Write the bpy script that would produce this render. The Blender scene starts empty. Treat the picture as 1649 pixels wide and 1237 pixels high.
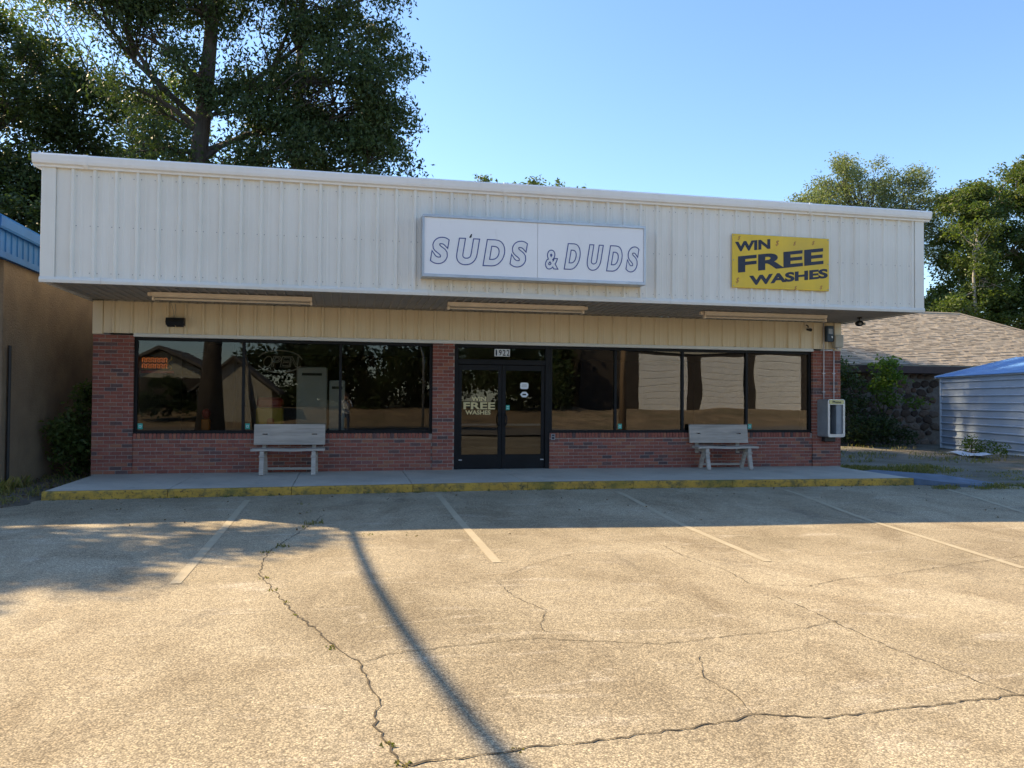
import bpy, math, random
import numpy as np
from mathutils import Vector, Matrix

scene = bpy.context.scene
COL = scene.collection
rnd = random.Random(7)
rng = np.random.default_rng(7)

# ------------------------------------------------------------------ camera, sky, sun, exposure
cam_d = bpy.data.cameras.new('camera')
cam = bpy.data.objects.new('camera', cam_d)
COL.objects.link(cam)
yaw, pitch, roll = 0.2094, 0.0204, 0.0073
Fv = Vector((math.sin(yaw)*math.cos(pitch), math.cos(yaw)*math.cos(pitch), math.sin(pitch)))
Rv = Vector((math.cos(yaw), -math.sin(yaw), 0))
Uv = Rv.cross(Fv)
R2 = Rv*math.cos(roll) + Uv*math.sin(roll)
U2 = Uv*math.cos(roll) - Rv*math.sin(roll)
cam.matrix_world = Matrix(((R2.x, U2.x, -Fv.x, -3.0557), (R2.y, U2.y, -Fv.y, -15.2811), (R2.z, U2.z, -Fv.z, 1.5341), (0, 0, 0, 1)))
cam_d.sensor_width = 36; cam_d.sensor_fit = 'HORIZONTAL'
cam_d.lens = 27.574; cam_d.clip_start = 0.05; cam_d.clip_end = 3000
scene.camera = cam

SUN = Vector((-4.70, 3.62, 5.18)).normalized()
SUN_EL = math.asin(SUN.z)
SUN_AZ = math.atan2(SUN.x, SUN.y)
world = bpy.data.worlds.new('World'); scene.world = world
world.use_nodes = True
wn = world.node_tree.nodes; wl = world.node_tree.links
wn.clear()
sky = wn.new('ShaderNodeTexSky'); sky.sky_type = 'NISHITA'; sky.sun_disc = False
sky.sun_elevation = SUN_EL; sky.sun_rotation = SUN_AZ
sky.altitude = 50; sky.air_density = 1.0; sky.dust_density = 0.4; sky.ozone_density = 2.6
bg = wn.new('ShaderNodeBackground'); bg.inputs['Strength'].default_value = 0.078
wo = wn.new('ShaderNodeOutputWorld')
hs = wn.new('ShaderNodeHueSaturation'); hs.inputs['Saturation'].default_value = 1.08
wl.new(sky.outputs[0], hs.inputs['Color']); wl.new(hs.outputs[0], bg.inputs[0]); wl.new(bg.outputs[0], wo.inputs[0])
sun_d = bpy.data.lights.new('sun', 'SUN'); sun_d.energy = 2.9; sun_d.angle = math.radians(0.55); sun_d.color = (1.0, 0.79, 0.50)
sun = bpy.data.objects.new('sun', sun_d); COL.objects.link(sun)
sun.rotation_euler = (-SUN).to_track_quat('-Z', 'Y').to_euler()
sun.location = (-20, 15, 30)
vs = scene.view_settings
vs.view_transform = 'Standard'; vs.look = 'None'; vs.gamma = 1; vs.exposure = 1.87; vs.use_curve_mapping = False
scene.cycles.max_bounces = 8; scene.cycles.transparent_max_bounces = 12
scene.cycles.diffuse_bounces = 4; scene.cycles.glossy_bounces = 4

# ------------------------------------------------------------------ materials
class NT:
    def __init__(s, name):
        s.m = bpy.data.materials.new(name); s.m.use_nodes = True
        s.t = s.m.node_tree; s.t.nodes.clear()
        s.out = s.n('ShaderNodeOutputMaterial')
        s._pos = None
    def n(s, typ, **kw):
        x = s.t.nodes.new(typ)
        for k, v in kw.items(): setattr(x, k, v)
        return x
    def l(s, a, b): s.t.links.new(a, b)
    def pos(s, scale=(1, 1, 1)):
        if s._pos is None: s._pos = s.n('ShaderNodeNewGeometry').outputs['Position']
        if scale == (1, 1, 1): return s._pos
        m = s.n('ShaderNodeMapping'); m.inputs['Scale'].default_value = scale
        s.l(s._pos, m.inputs['Vector']); return m.outputs[0]
    def noise(s, scale, detail=4, rough=.55, stretch=(1, 1, 1), dist=0):
        x = s.n('ShaderNodeTexNoise'); x.inputs['Scale'].default_value = scale
        x.inputs['Detail'].default_value = detail; x.inputs['Roughness'].default_value = rough
        x.inputs['Distortion'].default_value = dist
        s.l(s.pos(stretch), x.inputs['Vector']); return x.outputs['Fac']
    def vor(s, scale, feature='F1', out='Distance', stretch=(1, 1, 1)):
        x = s.n('ShaderNodeTexVoronoi', feature=feature); x.inputs['Scale'].default_value = scale
        s.l(s.pos(stretch), x.inputs['Vector']); return x.outputs[out]
    def ramp(s, fac, stops, interp='LINEAR'):
        r = s.n('ShaderNodeValToRGB'); cr = r.color_ramp; cr.interpolation = interp
        while len(cr.elements) < len(stops): cr.elements.new(.5)
        for e, (p, c) in zip(cr.elements, stops):
            e.position = p; e.color = (c, c, c, 1) if isinstance(c, (int, float)) else (*c, 1)
        s.l(fac, r.inputs[0]); return r.outputs[0]
    def mix(s, fac, a, b, blend='MIX'):
        x = s.n('ShaderNodeMix', data_type='RGBA', blend_type=blend)
        for i, v in ((0, fac), (6, a), (7, b)):
            if hasattr(v, 'is_output'): s.l(v, x.inputs[i])
            elif i == 0: x.inputs[0].default_value = v
            else: x.inputs[i].default_value = (*v, 1) if len(v) == 3 else v
        return x.outputs[2]
    def math(s, op, a, b=0.0):
        x = s.n('ShaderNodeMath', operation=op)
        for i, v in ((0, a), (1, b)):
            if hasattr(v, 'is_output'): s.l(v, x.inputs[i])
            else: x.inputs[i].default_value = v
        return x.outputs[0]
    def bump(s, h, strength, dist=.01, prev=None):
        b = s.n('ShaderNodeBump'); b.inputs['Strength'].default_value = strength; b.inputs['Distance'].default_value = dist
        s.l(h, b.inputs['Height'])
        if prev is not None: s.l(prev, b.inputs['Normal'])
        return b.outputs[0]
    def principled(s, col, rough=.7, metal=0, normal=None, spec=.5):
        p = s.n('ShaderNodeBsdfPrincipled')
        for nm, v in (('Base Color', col), ('Roughness', rough), ('Metallic', metal), ('Specular IOR Level', spec)):
            if hasattr(v, 'is_output'): s.l(v, p.inputs[nm])
            else: p.inputs[nm].default_value = (*v, 1) if nm == 'Base Color' else v
        if normal is not None: s.l(normal, p.inputs['Normal'])
        s.l(p.outputs[0], s.out.inputs[0]); return s.m

def simple(name, col, rough=.7, var=.18, scale=6, metal=0, bump=.15, bscale=80, bdist=.004, stretch=(1, 1, 1), dirt=None, dirt_amt=.5, spec=.5):
    t = NT(name)
    a = tuple(c*(1-var) for c in col); b = tuple(min(1, c*(1+var)) for c in col)
    c = t.ramp(t.noise(scale, 5, stretch=stretch), [(.3, a), (.7, b)])
    if dirt:
        f = t.ramp(t.noise(scale*.45, 6, .65, stretch), [(.48, 0), (.75, dirt_amt)])
        c = t.mix(f, c, dirt)
    nm = t.bump(t.noise(bscale, 3, stretch=stretch), bump, bdist) if bump else None
    return t.principled(c, rough, metal, nm, spec)

def m_concrete():
    t = NT('exposed_aggregate_concrete')
    base = t.ramp(t.noise(.45, 7, .62), [(.28, (.335, .278, .185)), (.5, (.43, .362, .252)), (.74, (.50, .435, .318))])
    st = t.ramp(t.noise(1.1, 7, .7, (1, .55, 1), .8), [(.46, 0), (.70, .85)])
    c = t.mix(st, base, (.275, .22, .145))
    big = t.ramp(t.noise(.22, 4, .55), [(.32, .86), (.55, 1.06), (.75, 1.18)])
    c = t.mix(1.0, c, big, 'MULTIPLY')
    lt = t.ramp(t.noise(1.7, 6, .72, (.5, 1.6, 1), 1.6), [(.56, 0), (.72, .7)])
    c = t.mix(lt, c, (.60, .53, .42))
    oil = t.ramp(t.noise(.9, 5, .6, (1.3, .8, 1), .3), [(.62, 0), (.74, .6)])
    c = t.mix(oil, c, (.17, .145, .115))
    sp = t.ramp(t.noise(6, 5, .75), [(.64, 0), (.72, .5)])
    c = t.mix(sp, c, (.20, .165, .12))
    peb = t.vor(105, out='Color')
    sep = t.n('ShaderNodeSeparateColor'); t.l(peb, sep.inputs[0])
    pc = t.ramp(sep.outputs[0], [(0, (.48, .46, .45)), (.45, (.92, .91, .89)), (.8, (1.14, 1.13, 1.1)), (1, (1.65, 1.6, 1.5))])
    c = t.mix(.75, c, pc, 'MULTIPLY')
    gap = t.ramp(t.vor(105), [(.35, 1), (.65, .42)])
    c = t.mix(.7, c, gap, 'MULTIPLY')
    fine = t.ramp(t.noise(26, 5, .75), [(.3, .78), (.7, 1.18)])
    c = t.mix(.75, c, fine, 'MULTIPLY')
    h = t.math('SUBTRACT', 1.0, t.vor(105))
    nm = t.bump(h, .35, .004); nm = t.bump(t.noise(7, 6, .65), .3, .014, nm)
    return t.principled(c, .93, 0, nm, .2)
M = {}
M['lot'] = m_concrete()
def m_paint_line():
    t = NT('faded_stripe_paint')
    wear = t.ramp(t.noise(2.3, 6, .75), [(.36, 0), (.54, 1)])
    base = t.ramp(t.noise(30, 5, .75), [(.40, (.38, .322, .22)), (.68, (.48, .42, .31))])
    c = t.mix(wear, base, (.385, .325, .225))
    return t.principled(c, .9, 0, t.bump(t.vor(105), .3, .005), .2)
M['stripe'] = m_paint_line()
M['crack'] = simple('crack_dirt', (.075, .058, .036), .97, .4, 30, bump=.5)
def m_sidewalk():
    t = NT('sidewalk_concrete')
    c = t.ramp(t.noise(1.1, 6, .65), [(.3, (.43, .39, .33)), (.7, (.57, .52, .44))])
    st = t.ramp(t.noise(3.2, 6, .7), [(.55, 0), (.72, .5)])
    c = t.mix(st, c, (.25, .235, .205))
    sp = t.ramp(t.noise(14, 4, .6), [(.66, 0), (.72, .45)])
    c = t.mix(sp, c, (.12, .115, .11))
    fine = t.ramp(t.noise(90, 3, .7), [(.3, .85), (.7, 1.12)])
    c = t.mix(.8, c, fine, 'MULTIPLY')
    return t.principled(c, .9, 0, t.bump(t.noise(60, 4), .3, .004), .3)
M['sidewalk'] = m_sidewalk()
def m_kerb():
    t = NT('worn_yellow_kerb_paint')
    c = t.ramp(t.noise(3, 5, .6), [(.3, (.46, .255, .045)), (.7, (.56, .33, .055))])
    w = t.ramp(t.noise(5.5, 7, .75, (1, 1, 1.4)), [(.47, 0), (.62, .9)])
    c = t.mix(w, c, (.16, .125, .05))
    w2 = t.ramp(t.noise(16, 5, .75), [(.54, 0), (.66, 1)])
    c = t.mix(w2, c, (.05, .043, .03))
    g = t.ramp(t.noise(.8, 4, .6), [(.5, 0), (.62, .55)])
    c = t.mix(g, c, (.12, .12, .03))
    return t.principled(c, .85, 0, t.bump(t.noise(40, 5), .5, .006), .3)
M['kerb'] = m_kerb()
def m_white(name, a, b, dirt=.35, warm=(.46, .40, .30)):
    t = NT(name)
    c = t.ramp(t.noise(.7, 5, .6), [(.3, a), (.7, b)])
    s = t.ramp(t.noise(2.4, 4, .5, (3, 3, .3)), [(.5, 0), (.8, dirt*.4)])
    c = t.mix(s, c, warm)
    sp = t.ramp(t.noise(26, 3, .6), [(.70, 0), (.74, .35)])
    c = t.mix(sp, c, (.4, .34, .26))
    nm = t.bump(t.noise(1.6, 3, .5, (1, 1, .5)), .10, .03)
    return t.principled(c, .52, 0, nm, .4)
M['panel'] = m_white('ivory_painted_metal', (.71, .69, .63), (.79, .77, .71))
M['band'] = m_white('warm_bounce_ivory_metal', (.76, .63, .43), (.82, .70, .50), .3, (.42, .33, .2))  # ivory paint like the fascia's, warm ground bounce put into the colour
M['coping'] = m_white('white_coping_metal', (.78, .78, .77), (.84, .84, .83), .35, (.5, .47, .42))
M['soffit'] = simple('grey_soffit_metal', (.36, .34, .315), .55, .15, 2, bump=.1)
M['white_trim'] = m_white('trim_metal', (.66, .65, .60), (.74, .73, .69), .25)
def m_brick(name, per_island):
    t = NT(name)
    if per_island: r = t.n('ShaderNodeNewGeometry').outputs['Random Per Island']
    else: r = t.n('ShaderNodeObjectInfo').outputs['Random']
    c = t.ramp(r, [(0, (.10, .07, .07)), (.09, (.15, .085, .078)), (.14, (.225, .08, .062)), (.35, (.275, .093, .068)), (.55, (.32, .11, .078)),
                   (.72, (.24, .082, .064)), (.85, (.33, .125, .08)), (.94, (.33, .14, .085)), (1, (.22, .095, .09))])
    f = t.ramp(t.noise(38, 5, .7), [(.3, .72), (.7, 1.25)])
    c = t.mix(.85, c, f, 'MULTIPLY')
    e = t.ramp(t.noise(9, 5, .7), [(.58, 0), (.76, .35)])
    c = t.mix(e, c, (.36, .30, .27))
    return t.principled(c, .88, 0, t.bump(t.noise(120, 4, .6), .4, .004), .25)
M['brick'] = m_brick('red_brick', False); M['brick_i'] = m_brick('red_brick_mixed', True)
M['mortar'] = simple('mortar', (.34, .275, .24), .95, .22, 12, bump=.5, bscale=90)
M['black'] = simple('black_storefront_metal', (.010, .0105, .012), .5, .3, 3, bump=.05, spec=.2)
M['blackbox'] = simple('black_plastic', (.014, .014, .015), .5, .3, 6)
def m_glass(name, ior, tint, warp):
    t = NT(name)
    h = t.noise(.75, 1, .4); nm = t.bump(h, warp, .1)
    fr = t.n('ShaderNodeFresnel'); fr.inputs['IOR'].default_value = ior; t.l(nm, fr.inputs['Normal'])
    gl = t.n('ShaderNodeBsdfGlossy'); gl.inputs['Roughness'].default_value = 0.0; gl.inputs['Color'].default_value = (.86, .90, .94, 1)
    t.l(nm, gl.inputs['Normal'])
    tr = t.n('ShaderNodeBsdfTransparent'); tr.inputs['Color'].default_value = (*tint, 1)
    mx = t.n('ShaderNodeMixShader'); t.l(fr.outputs[0], mx.inputs[0]); t.l(tr.outputs[0], mx.inputs[1]); t.l(gl.outputs[0], mx.inputs[2])
    t.l(mx.outputs[0], t.out.inputs[0]); return t.m
M['glass'] = m_glass('tinted_window_glass', 1.47, (.72, .72, .69), .012)
M['glass_r'] = m_glass('warped_window_glass', 1.7, (.66, .66, .63), .05)
M['alu'] = simple('aluminium_frame', (.50, .51, .53), .42, .12, 4, metal=.7, bump=.05)
M['alu_dark'] = simple('weathered_aluminium', (.27, .275, .285), .5, .2, 5, metal=.5, bump=.08)
def m_signface():
    t = NT('white_sign_acrylic')
    c = t.ramp(t.noise(.8, 4), [(.3, (.80, .80, .81)), (.7, (.85, .85, .86))])
    s = t.ramp(t.noise(6, 5, .7, (2, 2, .5)), [(.6, 0), (.85, .25)])
    c = t.mix(s, c, (.5, .49, .46))
    d = t.ramp(t.noise(11, 2, .5), [(.75, 0), (.77, .8)])
    c = t.mix(d, c, (.16, .16, .10))
    return t.principled(c, .35, 0, None, .5)
M['signface'] = m_signface()
M['ink'] = simple('dark_blue_outline_paint', (.035, .065, .24), .6, .3, 20, bump=0)
M['letterfill'] = simple('faded_letter_fill', (.76, .77, .79), .5, .05, 9, bump=0)
M['yellow'] = simple('yellow_sign_paint', (.74, .50, .03), .5, .10, 2.2, bump=.05, dirt=(.55, .38, .07), dirt_amt=.5)
M['navy'] = simple('navy_sign_paint', (.010, .014, .035), .5, .3, 8, bump=0)
M['faded_red'] = simple('faded_red_paint', (.36, .15, .05), .6, .3, 30, bump=0)
M['gold'] = simple('pale_gold_vinyl', (.62, .50, .25), .5, .1, 9, bump=0)
M['white_vinyl'] = simple('white_vinyl', (.75, .78, .80), .5, .05, 9, bump=0)
M['teal'] = simple('teal_sticker', (.03, .38, .30), .5, .1, 30, bump=0)
M['wood'] = simple('weathered_grey_wood', (.43, .375, .325), .85, .2, 7, bump=.5, bscale=40, stretch=(.25, 3, 3), dirt=(.20, .18, .165), dirt_amt=.6)
M['fixture'] = simple('cream_light_fixture', (.80, .68, .54), .5, .08, 5, bump=.05)
M['tube'] = simple('unlit_fluorescent_tube', (.72, .62, .50), .3, .05, 5, bump=0)
M['pipe'] = simple('white_conduit', (.60, .56, .57), .5, .1, 5, bump=0)
M['phone_grey'] = simple('grey_phone_shell', (.25, .265, .29), .5, .15, 5, metal=.2, bump=.1)
M['phone_rim'] = simple('brushed_phone_rim', (.45, .46, .48), .35, .12, 6, metal=.6, bump=.05)
M['phone_yellow'] = simple('phone_header_yellow', (.62, .54, .22), .5, .08, 5, bump=0)
M['blue_box'] = simple('dark_blue_plastic', (.02, .045, .075), .5, .2, 9)
M['meter'] = simple('beige_box_metal', (.46, .42, .34), .55, .12, 5)
M['stucco'] = simple('tan_stucco', (.155, .115, .075), .93, .25, 1.6, bump=.9, bscale=32, bdist=.02, dirt=(.16, .12, .085), dirt_amt=.6)
M['blue_metal'] = simple('blue_painted_metal', (.015, .105, .31), .6, .2, 1.5, bump=.08, dirt=(.02, .08, .2), dirt_amt=.4, spec=.15)
M['blue_roof'] = simple('bright_blue_roof_metal', (.10, .235, .48), .4, .12, 2, bump=.05)
def m_shed():
    t = NT('pale_blue_corrugated_metal')
    c = t.ramp(t.noise(.9, 4), [(.3, (.27, .325, .40)), (.7, (.35, .405, .47))])
    s = t.ramp(t.noise(3, 5, .7, (.6, .6, 3)), [(.55, 0), (.8, .4)])
    c = t.mix(s, c, (.2, .22, .25))
    return t.principled(c, .5, .1, t.bump(t.noise(3, 3), .1, .02), .4)
M['shed'] = m_shed()
M['shed_trim'] = simple('shed_trim_metal', (.50, .56, .62), .45, .1, 4)
M['ramp_blue'] = simple('worn_blue_paint', (.115, .15, .21), .85, .3, 3, bump=.4, bscale=50, dirt=(.13, .14, .15), dirt_amt=.85)
M['dirt'] = simple('dirt', (.125, .10, .072), .97, .4, 4, bump=.9, bscale=45, bdist=.02, dirt=(.06, .055, .03), dirt_amt=.7)
def m_yard():
    t = NT('gravel_and_dirt')
    c = t.ramp(t.noise(1.1, 6, .65), [(.3, (.12, .10, .07)), (.5, (.20, .175, .135)), (.7, (.27, .245, .20))])
    g = t.ramp(t.noise(2.2, 6, .7), [(.5, 0), (.66, .8)])
    c = t.mix(g, c, (.075, .085, .03))
    p = t.ramp(t.vor(38), [(.2, 1.25), (.6, .6)])
    c = t.mix(.7, c, p, 'MULTIPLY')
    return t.principled(c, .96, 0, t.bump(t.vor(38), .7, .012), .2)
M['yard'] = m_yard()
def m_ground():
    t = NT('dry_grass_ground')
    c = t.ramp(t.noise(.35, 6, .65), [(.3, (.055, .065, .02)), (.5, (.10, .095, .035)), (.7, (.17, .135, .07))])
    f = t.ramp(t.noise(22, 4, .7), [(.3, .6), (.7, 1.3)])
    c = t.mix(.8, c, f, 'MULTIPLY')
    return t.principled(c, .97, 0, t.bump(t.noise(30, 4), .8, .03), .2)
M['ground'] = m_ground()
M['road'] = simple('road_asphalt', (.17, .145, .115), .93, .2, 3, bump=.5, bscale=90)
M['roofmetal'] = simple('galvanised_roof', (.45, .46, .47), .45, .1, 1, metal=.4)
M['wallback'] = simple('grey_wall_metal', (.5, .48, .42), .6, .1, 1)
M['bark'] = simple('bark', (.062, .05, .04), .95, .35, 5, bump=1, bscale=18, bdist=.04, stretch=(1, 1, .25))
M['bark_pale'] = simple('pale_bark', (.30, .27, .235), .9, .3, 4, bump=.7, bscale=18, bdist=.02, stretch=(1, 1, .3))
M['pole_wood'] = simple('utility_pole_wood', (.26, .17, .10), .9, .25, 5, stretch=(2, 2, .1))
def m_leaf(name, cols, trans=.45):
    t = NT(name)
    r = t.n('ShaderNodeNewGeometry').outputs['Random Per Island']
    c = t.ramp(r, [(i/(len(cols)-1), q) for i, q in enumerate(cols)])
    f = t.ramp(t.noise(.55, 3), [(.3, .8), (.7, 1.2)])
    c = t.mix(.8, c, f, 'MULTIPLY')
    d = t.n('ShaderNodeBsdfPrincipled'); t.l(c, d.inputs['Base Color']); d.inputs['Roughness'].default_value = .5; d.inputs['Specular IOR Level'].default_value = .3
    tl = t.n('ShaderNodeBsdfTranslucent')
    tc = t.mix(1.0, c, (1.5, 1.6, .6), 'MULTIPLY'); t.l(tc, tl.inputs[0])
    mx = t.n('ShaderNodeMixShader'); mx.inputs[0].default_value = trans
    t.l(d.outputs[0], mx.inputs[1]); t.l(tl.outputs[0], mx.inputs[2]); t.l(mx.outputs[0], t.out.inputs[0]); return t.m
M['leaf_dark'] = m_leaf('dark_green_leaves', [(.030, .048, .018), (.042, .066, .022), (.058, .086, .028), (.038, .06, .026)], .32)
M['leaf_mid'] = m_leaf('mid_green_leaves', [(.06, .092, .026), (.085, .12, .034), (.11, .14, .036), (.07, .105, .034)], .45)
M['leaf_olive'] = m_leaf('olive_leaves', [(.062, .10, .030), (.08, .122, .036), (.108, .14, .042), (.072, .112, .036), (.13, .125, .045)], .42)
M['leaf_grey'] = m_leaf('silvery_green_leaves', [(.115, .15, .075), (.15, .18, .09), (.185, .205, .11), (.13, .16, .10)], .42)
M['leaf_bright'] = m_leaf('bright_green_leaves', [(.07, .12, .022), (.10, .15, .025), (.085, .13, .03)], .5)
M['weed'] = m_leaf('weeds_green', [(.09, .11, .03), (.14, .14, .045), (.23, .18, .075), (.16, .15, .05)], .4)
M['litter'] = m_leaf('brown_leaf_litter', [(.10, .065, .035), (.16, .11, .06), (.075, .05, .03), (.2, .16, .1)], .1)
def m_shingle():
    t = NT('tan_asphalt_shingle')
    r = t.n('ShaderNodeNewGeometry').outputs['Random Per Island']
    c = t.ramp(r, [(0, (.22, .18, .135)), (.3, (.30, .25, .19)), (.6, (.36, .305, .235)), (.85, (.27, .225, .175)), (1, (.41, .35, .275))])
    f = t.ramp(t.noise(60, 3, .7), [(.3, .8), (.7, 1.2)])
    c = t.mix(.8, c, f, 'MULTIPLY')
    return t.principled(c, .95, 0, t.bump(t.noise(90, 3), .5, .005), .2)
M['shingle'] = m_shingle()
def m_stone():
    t = NT('field_stone')
    r = t.n('ShaderNodeObjectInfo').outputs['Random']
    c = t.ramp(r, [(0, (.06, .042, .034)), (.3, (.12, .085, .062)), (.55, (.19, .15, .12)), (.75, (.15, .09, .06)), (1, (.24, .20, .165))])
    f = t.ramp(t.noise(14, 5, .7), [(.3, .65), (.7, 1.3)])
    c = t.mix(.85, c, f, 'MULTIPLY')
    return t.principled(c, .92, 0, t.bump(t.noise(22, 5), .7, .015), .25)
M['stone'] = m_stone()
M['stone_mortar'] = simple('stone_mortar', (.19, .165, .14), .95, .25, 8, bump=.6)
M['brown_trim'] = simple('dark_brown_trim', (.055, .027, .02), .7, .2, 5)
M['in_dark'] = simple('interior_brown_wall', (.14, .10, .075), .8, .2, 2)
M['in_floor'] = simple('interior_floor', (.22, .17, .12), .4, .15, 2)
M['in_white'] = simple('white_enamel', (.72, .73, .66), .4, .05, 3, bump=0)
M['in_yellow'] = simple('yellow_plastic', (.75, .50, .03), .4, .1, 3, bump=0)
M['in_orange'] = simple('orange_plastic', (.72, .23, .03), .4, .15, 6, bump=0)
def m_neon():
    t = NT('lit_orange_neon')
    e = t.n('ShaderNodeEmission'); e.inputs[0].default_value = (1, .25, .05, 1); e.inputs[1].default_value = .22
    t.l(e.outputs[0], t.out.inputs[0]); return t.m
M['neon'] = m_neon()
M['in_red'] = simple('red_plastic', (.45, .04, .03), .4, .15, 6, bump=0)
M['brown'] = simple('dark_brown_siding', (.045, .035, .028), .8, .2, 1)
M['door_cream'] = simple('cream_roller_door', (.80, .78, .74), .6, .05, 1)
M['house_white'] = simple('pale_siding', (.50, .47, .38), .7, .05, 1)
M['house_roof'] = simple('grey_house_roof', (.14, .125, .11), .9, .2, 2)
M['skin'] = simple('skin', (.45, .27, .19), .55, .06, 8, bump=0)
M['shirt'] = simple('pale_shirt', (.55, .56, .58), .85, .08, 9)
M['jeans'] = simple('blue_jeans', (.04, .065, .13), .85, .2, 9)
M['hair'] = simple('brown_hair', (.05, .03, .02), .6, .2, 30)
M['cable'] = simple('black_cable', (.012, .012, .012), .6, .2, 9, bump=0)

# ------------------------------------------------------------------ geometry helpers
class MB:
    def __init__(s): s.v = []; s.f = []
    def add(s, vs_, fs_):
        o = len(s.v); s.v += [tuple(p) for p in vs_]; s.f += [tuple(i+o for i in f) for f in fs_]; return s
    def box(s, x0, x1, y0, y1, z0, z1, c=0.0):
        if c <= 0:
            vs_ = [(x, y, z) for x in (x0, x1) for y in (y0, y1) for z in (z0, z1)]
            s.add(vs_, [(0, 1, 3, 2), (4, 6, 7, 5), (0, 4, 5, 1), (2, 3, 7, 6), (0, 2, 6, 4), (1, 5, 7, 3)]); return s
        # chamfered box
        X, Y, Z = (x0, x1), (y0, y1), (z0, z1)
        vs_ = []; idx = {}
        for i in (0, 1):
            for j in (0, 1):
                for k in (0, 1):
                    sx, sy, sz = (1, -1)[i], (1, -1)[j], (1, -1)[k]
                    for a in range(3):
                        d = [c, c, c]; d[a] = 0
                        idx[(i, j, k, a)] = len(vs_)
                        vs_.append((X[i]+sx*d[0], Y[j]+sy*d[1], Z[k]+sz*d[2]))
        fs_ = []
        for i in (0, 1): fs_.append([idx[(i, j, k, 0)] for j, k in ((0, 0), (0, 1), (1, 1), (1, 0))])
        for j in (0, 1): fs_.append([idx[(i, j, k, 1)] for i, k in ((0, 0), (1, 0), (1, 1), (0, 1))])
        for k in (0, 1): fs_.append([idx[(i, j, k, 2)] for i, j in ((0, 0), (0, 1), (1, 1), (1, 0))])
        for i in (0, 1):
            for j in (0, 1): fs_.append([idx[(i, j, 0, 0)], idx[(i, j, 1, 0)], idx[(i, j, 1, 1)], idx[(i, j, 0, 1)]])
        for i in (0, 1):
            for k in (0, 1): fs_.append([idx[(i, 0, k, 0)], idx[(i, 1, k, 0)], idx[(i, 1, k, 2)], idx[(i, 0, k, 2)]])
        for j in (0, 1):
            for k in (0, 1): fs_.append([idx[(0, j, k, 1)], idx[(1, j, k, 1)], idx[(1, j, k, 2)], idx[(0, j, k, 2)]])
        for i in (0, 1):
            for j in (0, 1):
                for k in (0, 1): fs_.append([idx[(i, j, k, a)] for a in range(3)])
        s.add(vs_, fs_); return s
    def prism(s, poly, axis, a, b):
        """poly: 2D points, extruded along axis from a to b. axis 'y': poly=(x,z); 'x': (y,z); 'z': (x,y)"""
        def P(p, t):
            return {'x': (t, p[0], p[1]), 'y': (p[0], t, p[1]), 'z': (p[0], p[1], t)}[axis]
        n = len(poly)
        vs_ = [P(p, a) for p in poly] + [P(p, b) for p in poly]
        fs_ = [tuple(range(n)), tuple(range(2*n-1, n-1, -1))] + [(i, (i+1) % n, n+(i+1) % n, n+i) for i in range(n)]
        s.add(vs_, fs_); return s
    def bar(s, p0, p1, w, h, up=(0, 0, 1)):
        p0 = Vector(p0); p1 = Vector(p1); d = (p1-p0).normalized(); u = Vector(up)
        if abs(d.dot(u)) > .97: u = Vector((0, 1, 0))
        sd = d.cross(u).normalized(); u = sd.cross(d)
        vs_ = []
        for p in (p0, p1):
            for a, b in ((-1, -1), (1, -1), (1, 1), (-1, 1)): vs_.append(p+sd*(a*w/2)+u*(b*h/2))
        s.add(vs_, [(0, 1, 2, 3), (7, 6, 5, 4)] + [(i, (i+1) % 4, 4+(i+1) % 4, 4+i) for i in range(4)]); return s
    def tube(s, pts, r, n=8, cap=True):
        pts = [Vector(p) for p in pts]
        if not hasattr(r, '__len__'): r = [r]*len(pts)
        base = len(s.v); prev = None
        for i, p in enumerate(pts):
            d = (pts[min(i+1, len(pts)-1)] - pts[max(i-1, 0)])
            d = d.normalized() if d.length > 1e-9 else Vector((0, 0, 1))
            if prev is None:
                a = Vector((1, 0, 0)) if abs(d.x) < .8 else Vector((0, 1, 0))
                prev = d.cross(a).normalized()
            else:
                prev = (prev - d*prev.dot(d)).normalized()
            b = d.cross(prev)
            for k in range(n):
                t = 2*math.pi*k/n
                s.v.append(tuple(p+(prev*math.cos(t)+b*math.sin(t))*r[i]))
        for i in range(len(pts)-1):
            for k in range(n):
                s.f.append((base+i*n+k, base+i*n+(k+1) % n, base+(i+1)*n+(k+1) % n, base+(i+1)*n+k))
        if cap:
            s.f.append(tuple(base+k for k in reversed(range(n)))); s.f.append(tuple(base+(len(pts)-1)*n+k for k in range(n)))
        return s
    def ball(s, c, r, n=10, m=6):
        if not hasattr(r, '__len__'): r = (r, r, r)
        base = len(s.v)
        for i in range(m+1):
            ph = math.pi*i/m
            for k in range(n):
                t = 2*math.pi*k/n
                s.v.append((c[0]+r[0]*math.sin(ph)*math.cos(t), c[1]+r[1]*math.sin(ph)*math.sin(t), c[2]+r[2]*math.cos(ph)))
        for i in range(m):
            for k in range(n):
                s.f.append((base+i*n+k, base+(i+1)*n+k, base+(i+1)*n+(k+1) % n, base+i*n+(k+1) % n))
        return s
    def mesh(s, name, m, smooth=False):
        me = bpy.data.meshes.new(name); me.from_pydata(s.v, [], s.f)
        me.validate(); 
        import bmesh
        bm = bmesh.new(); bm.from_mesh(me); bmesh.ops.recalc_face_normals(bm, faces=bm.faces); bm.to_mesh(me); bm.free()
        me.materials.append(m)
        if smooth:
            for p in me.polygons: p.use_smooth = True
        return me
    def build(s, name, m, parent=None, smooth=False, **props):
        return link(name, s.mesh(name, m, smooth), parent, **props)

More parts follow.
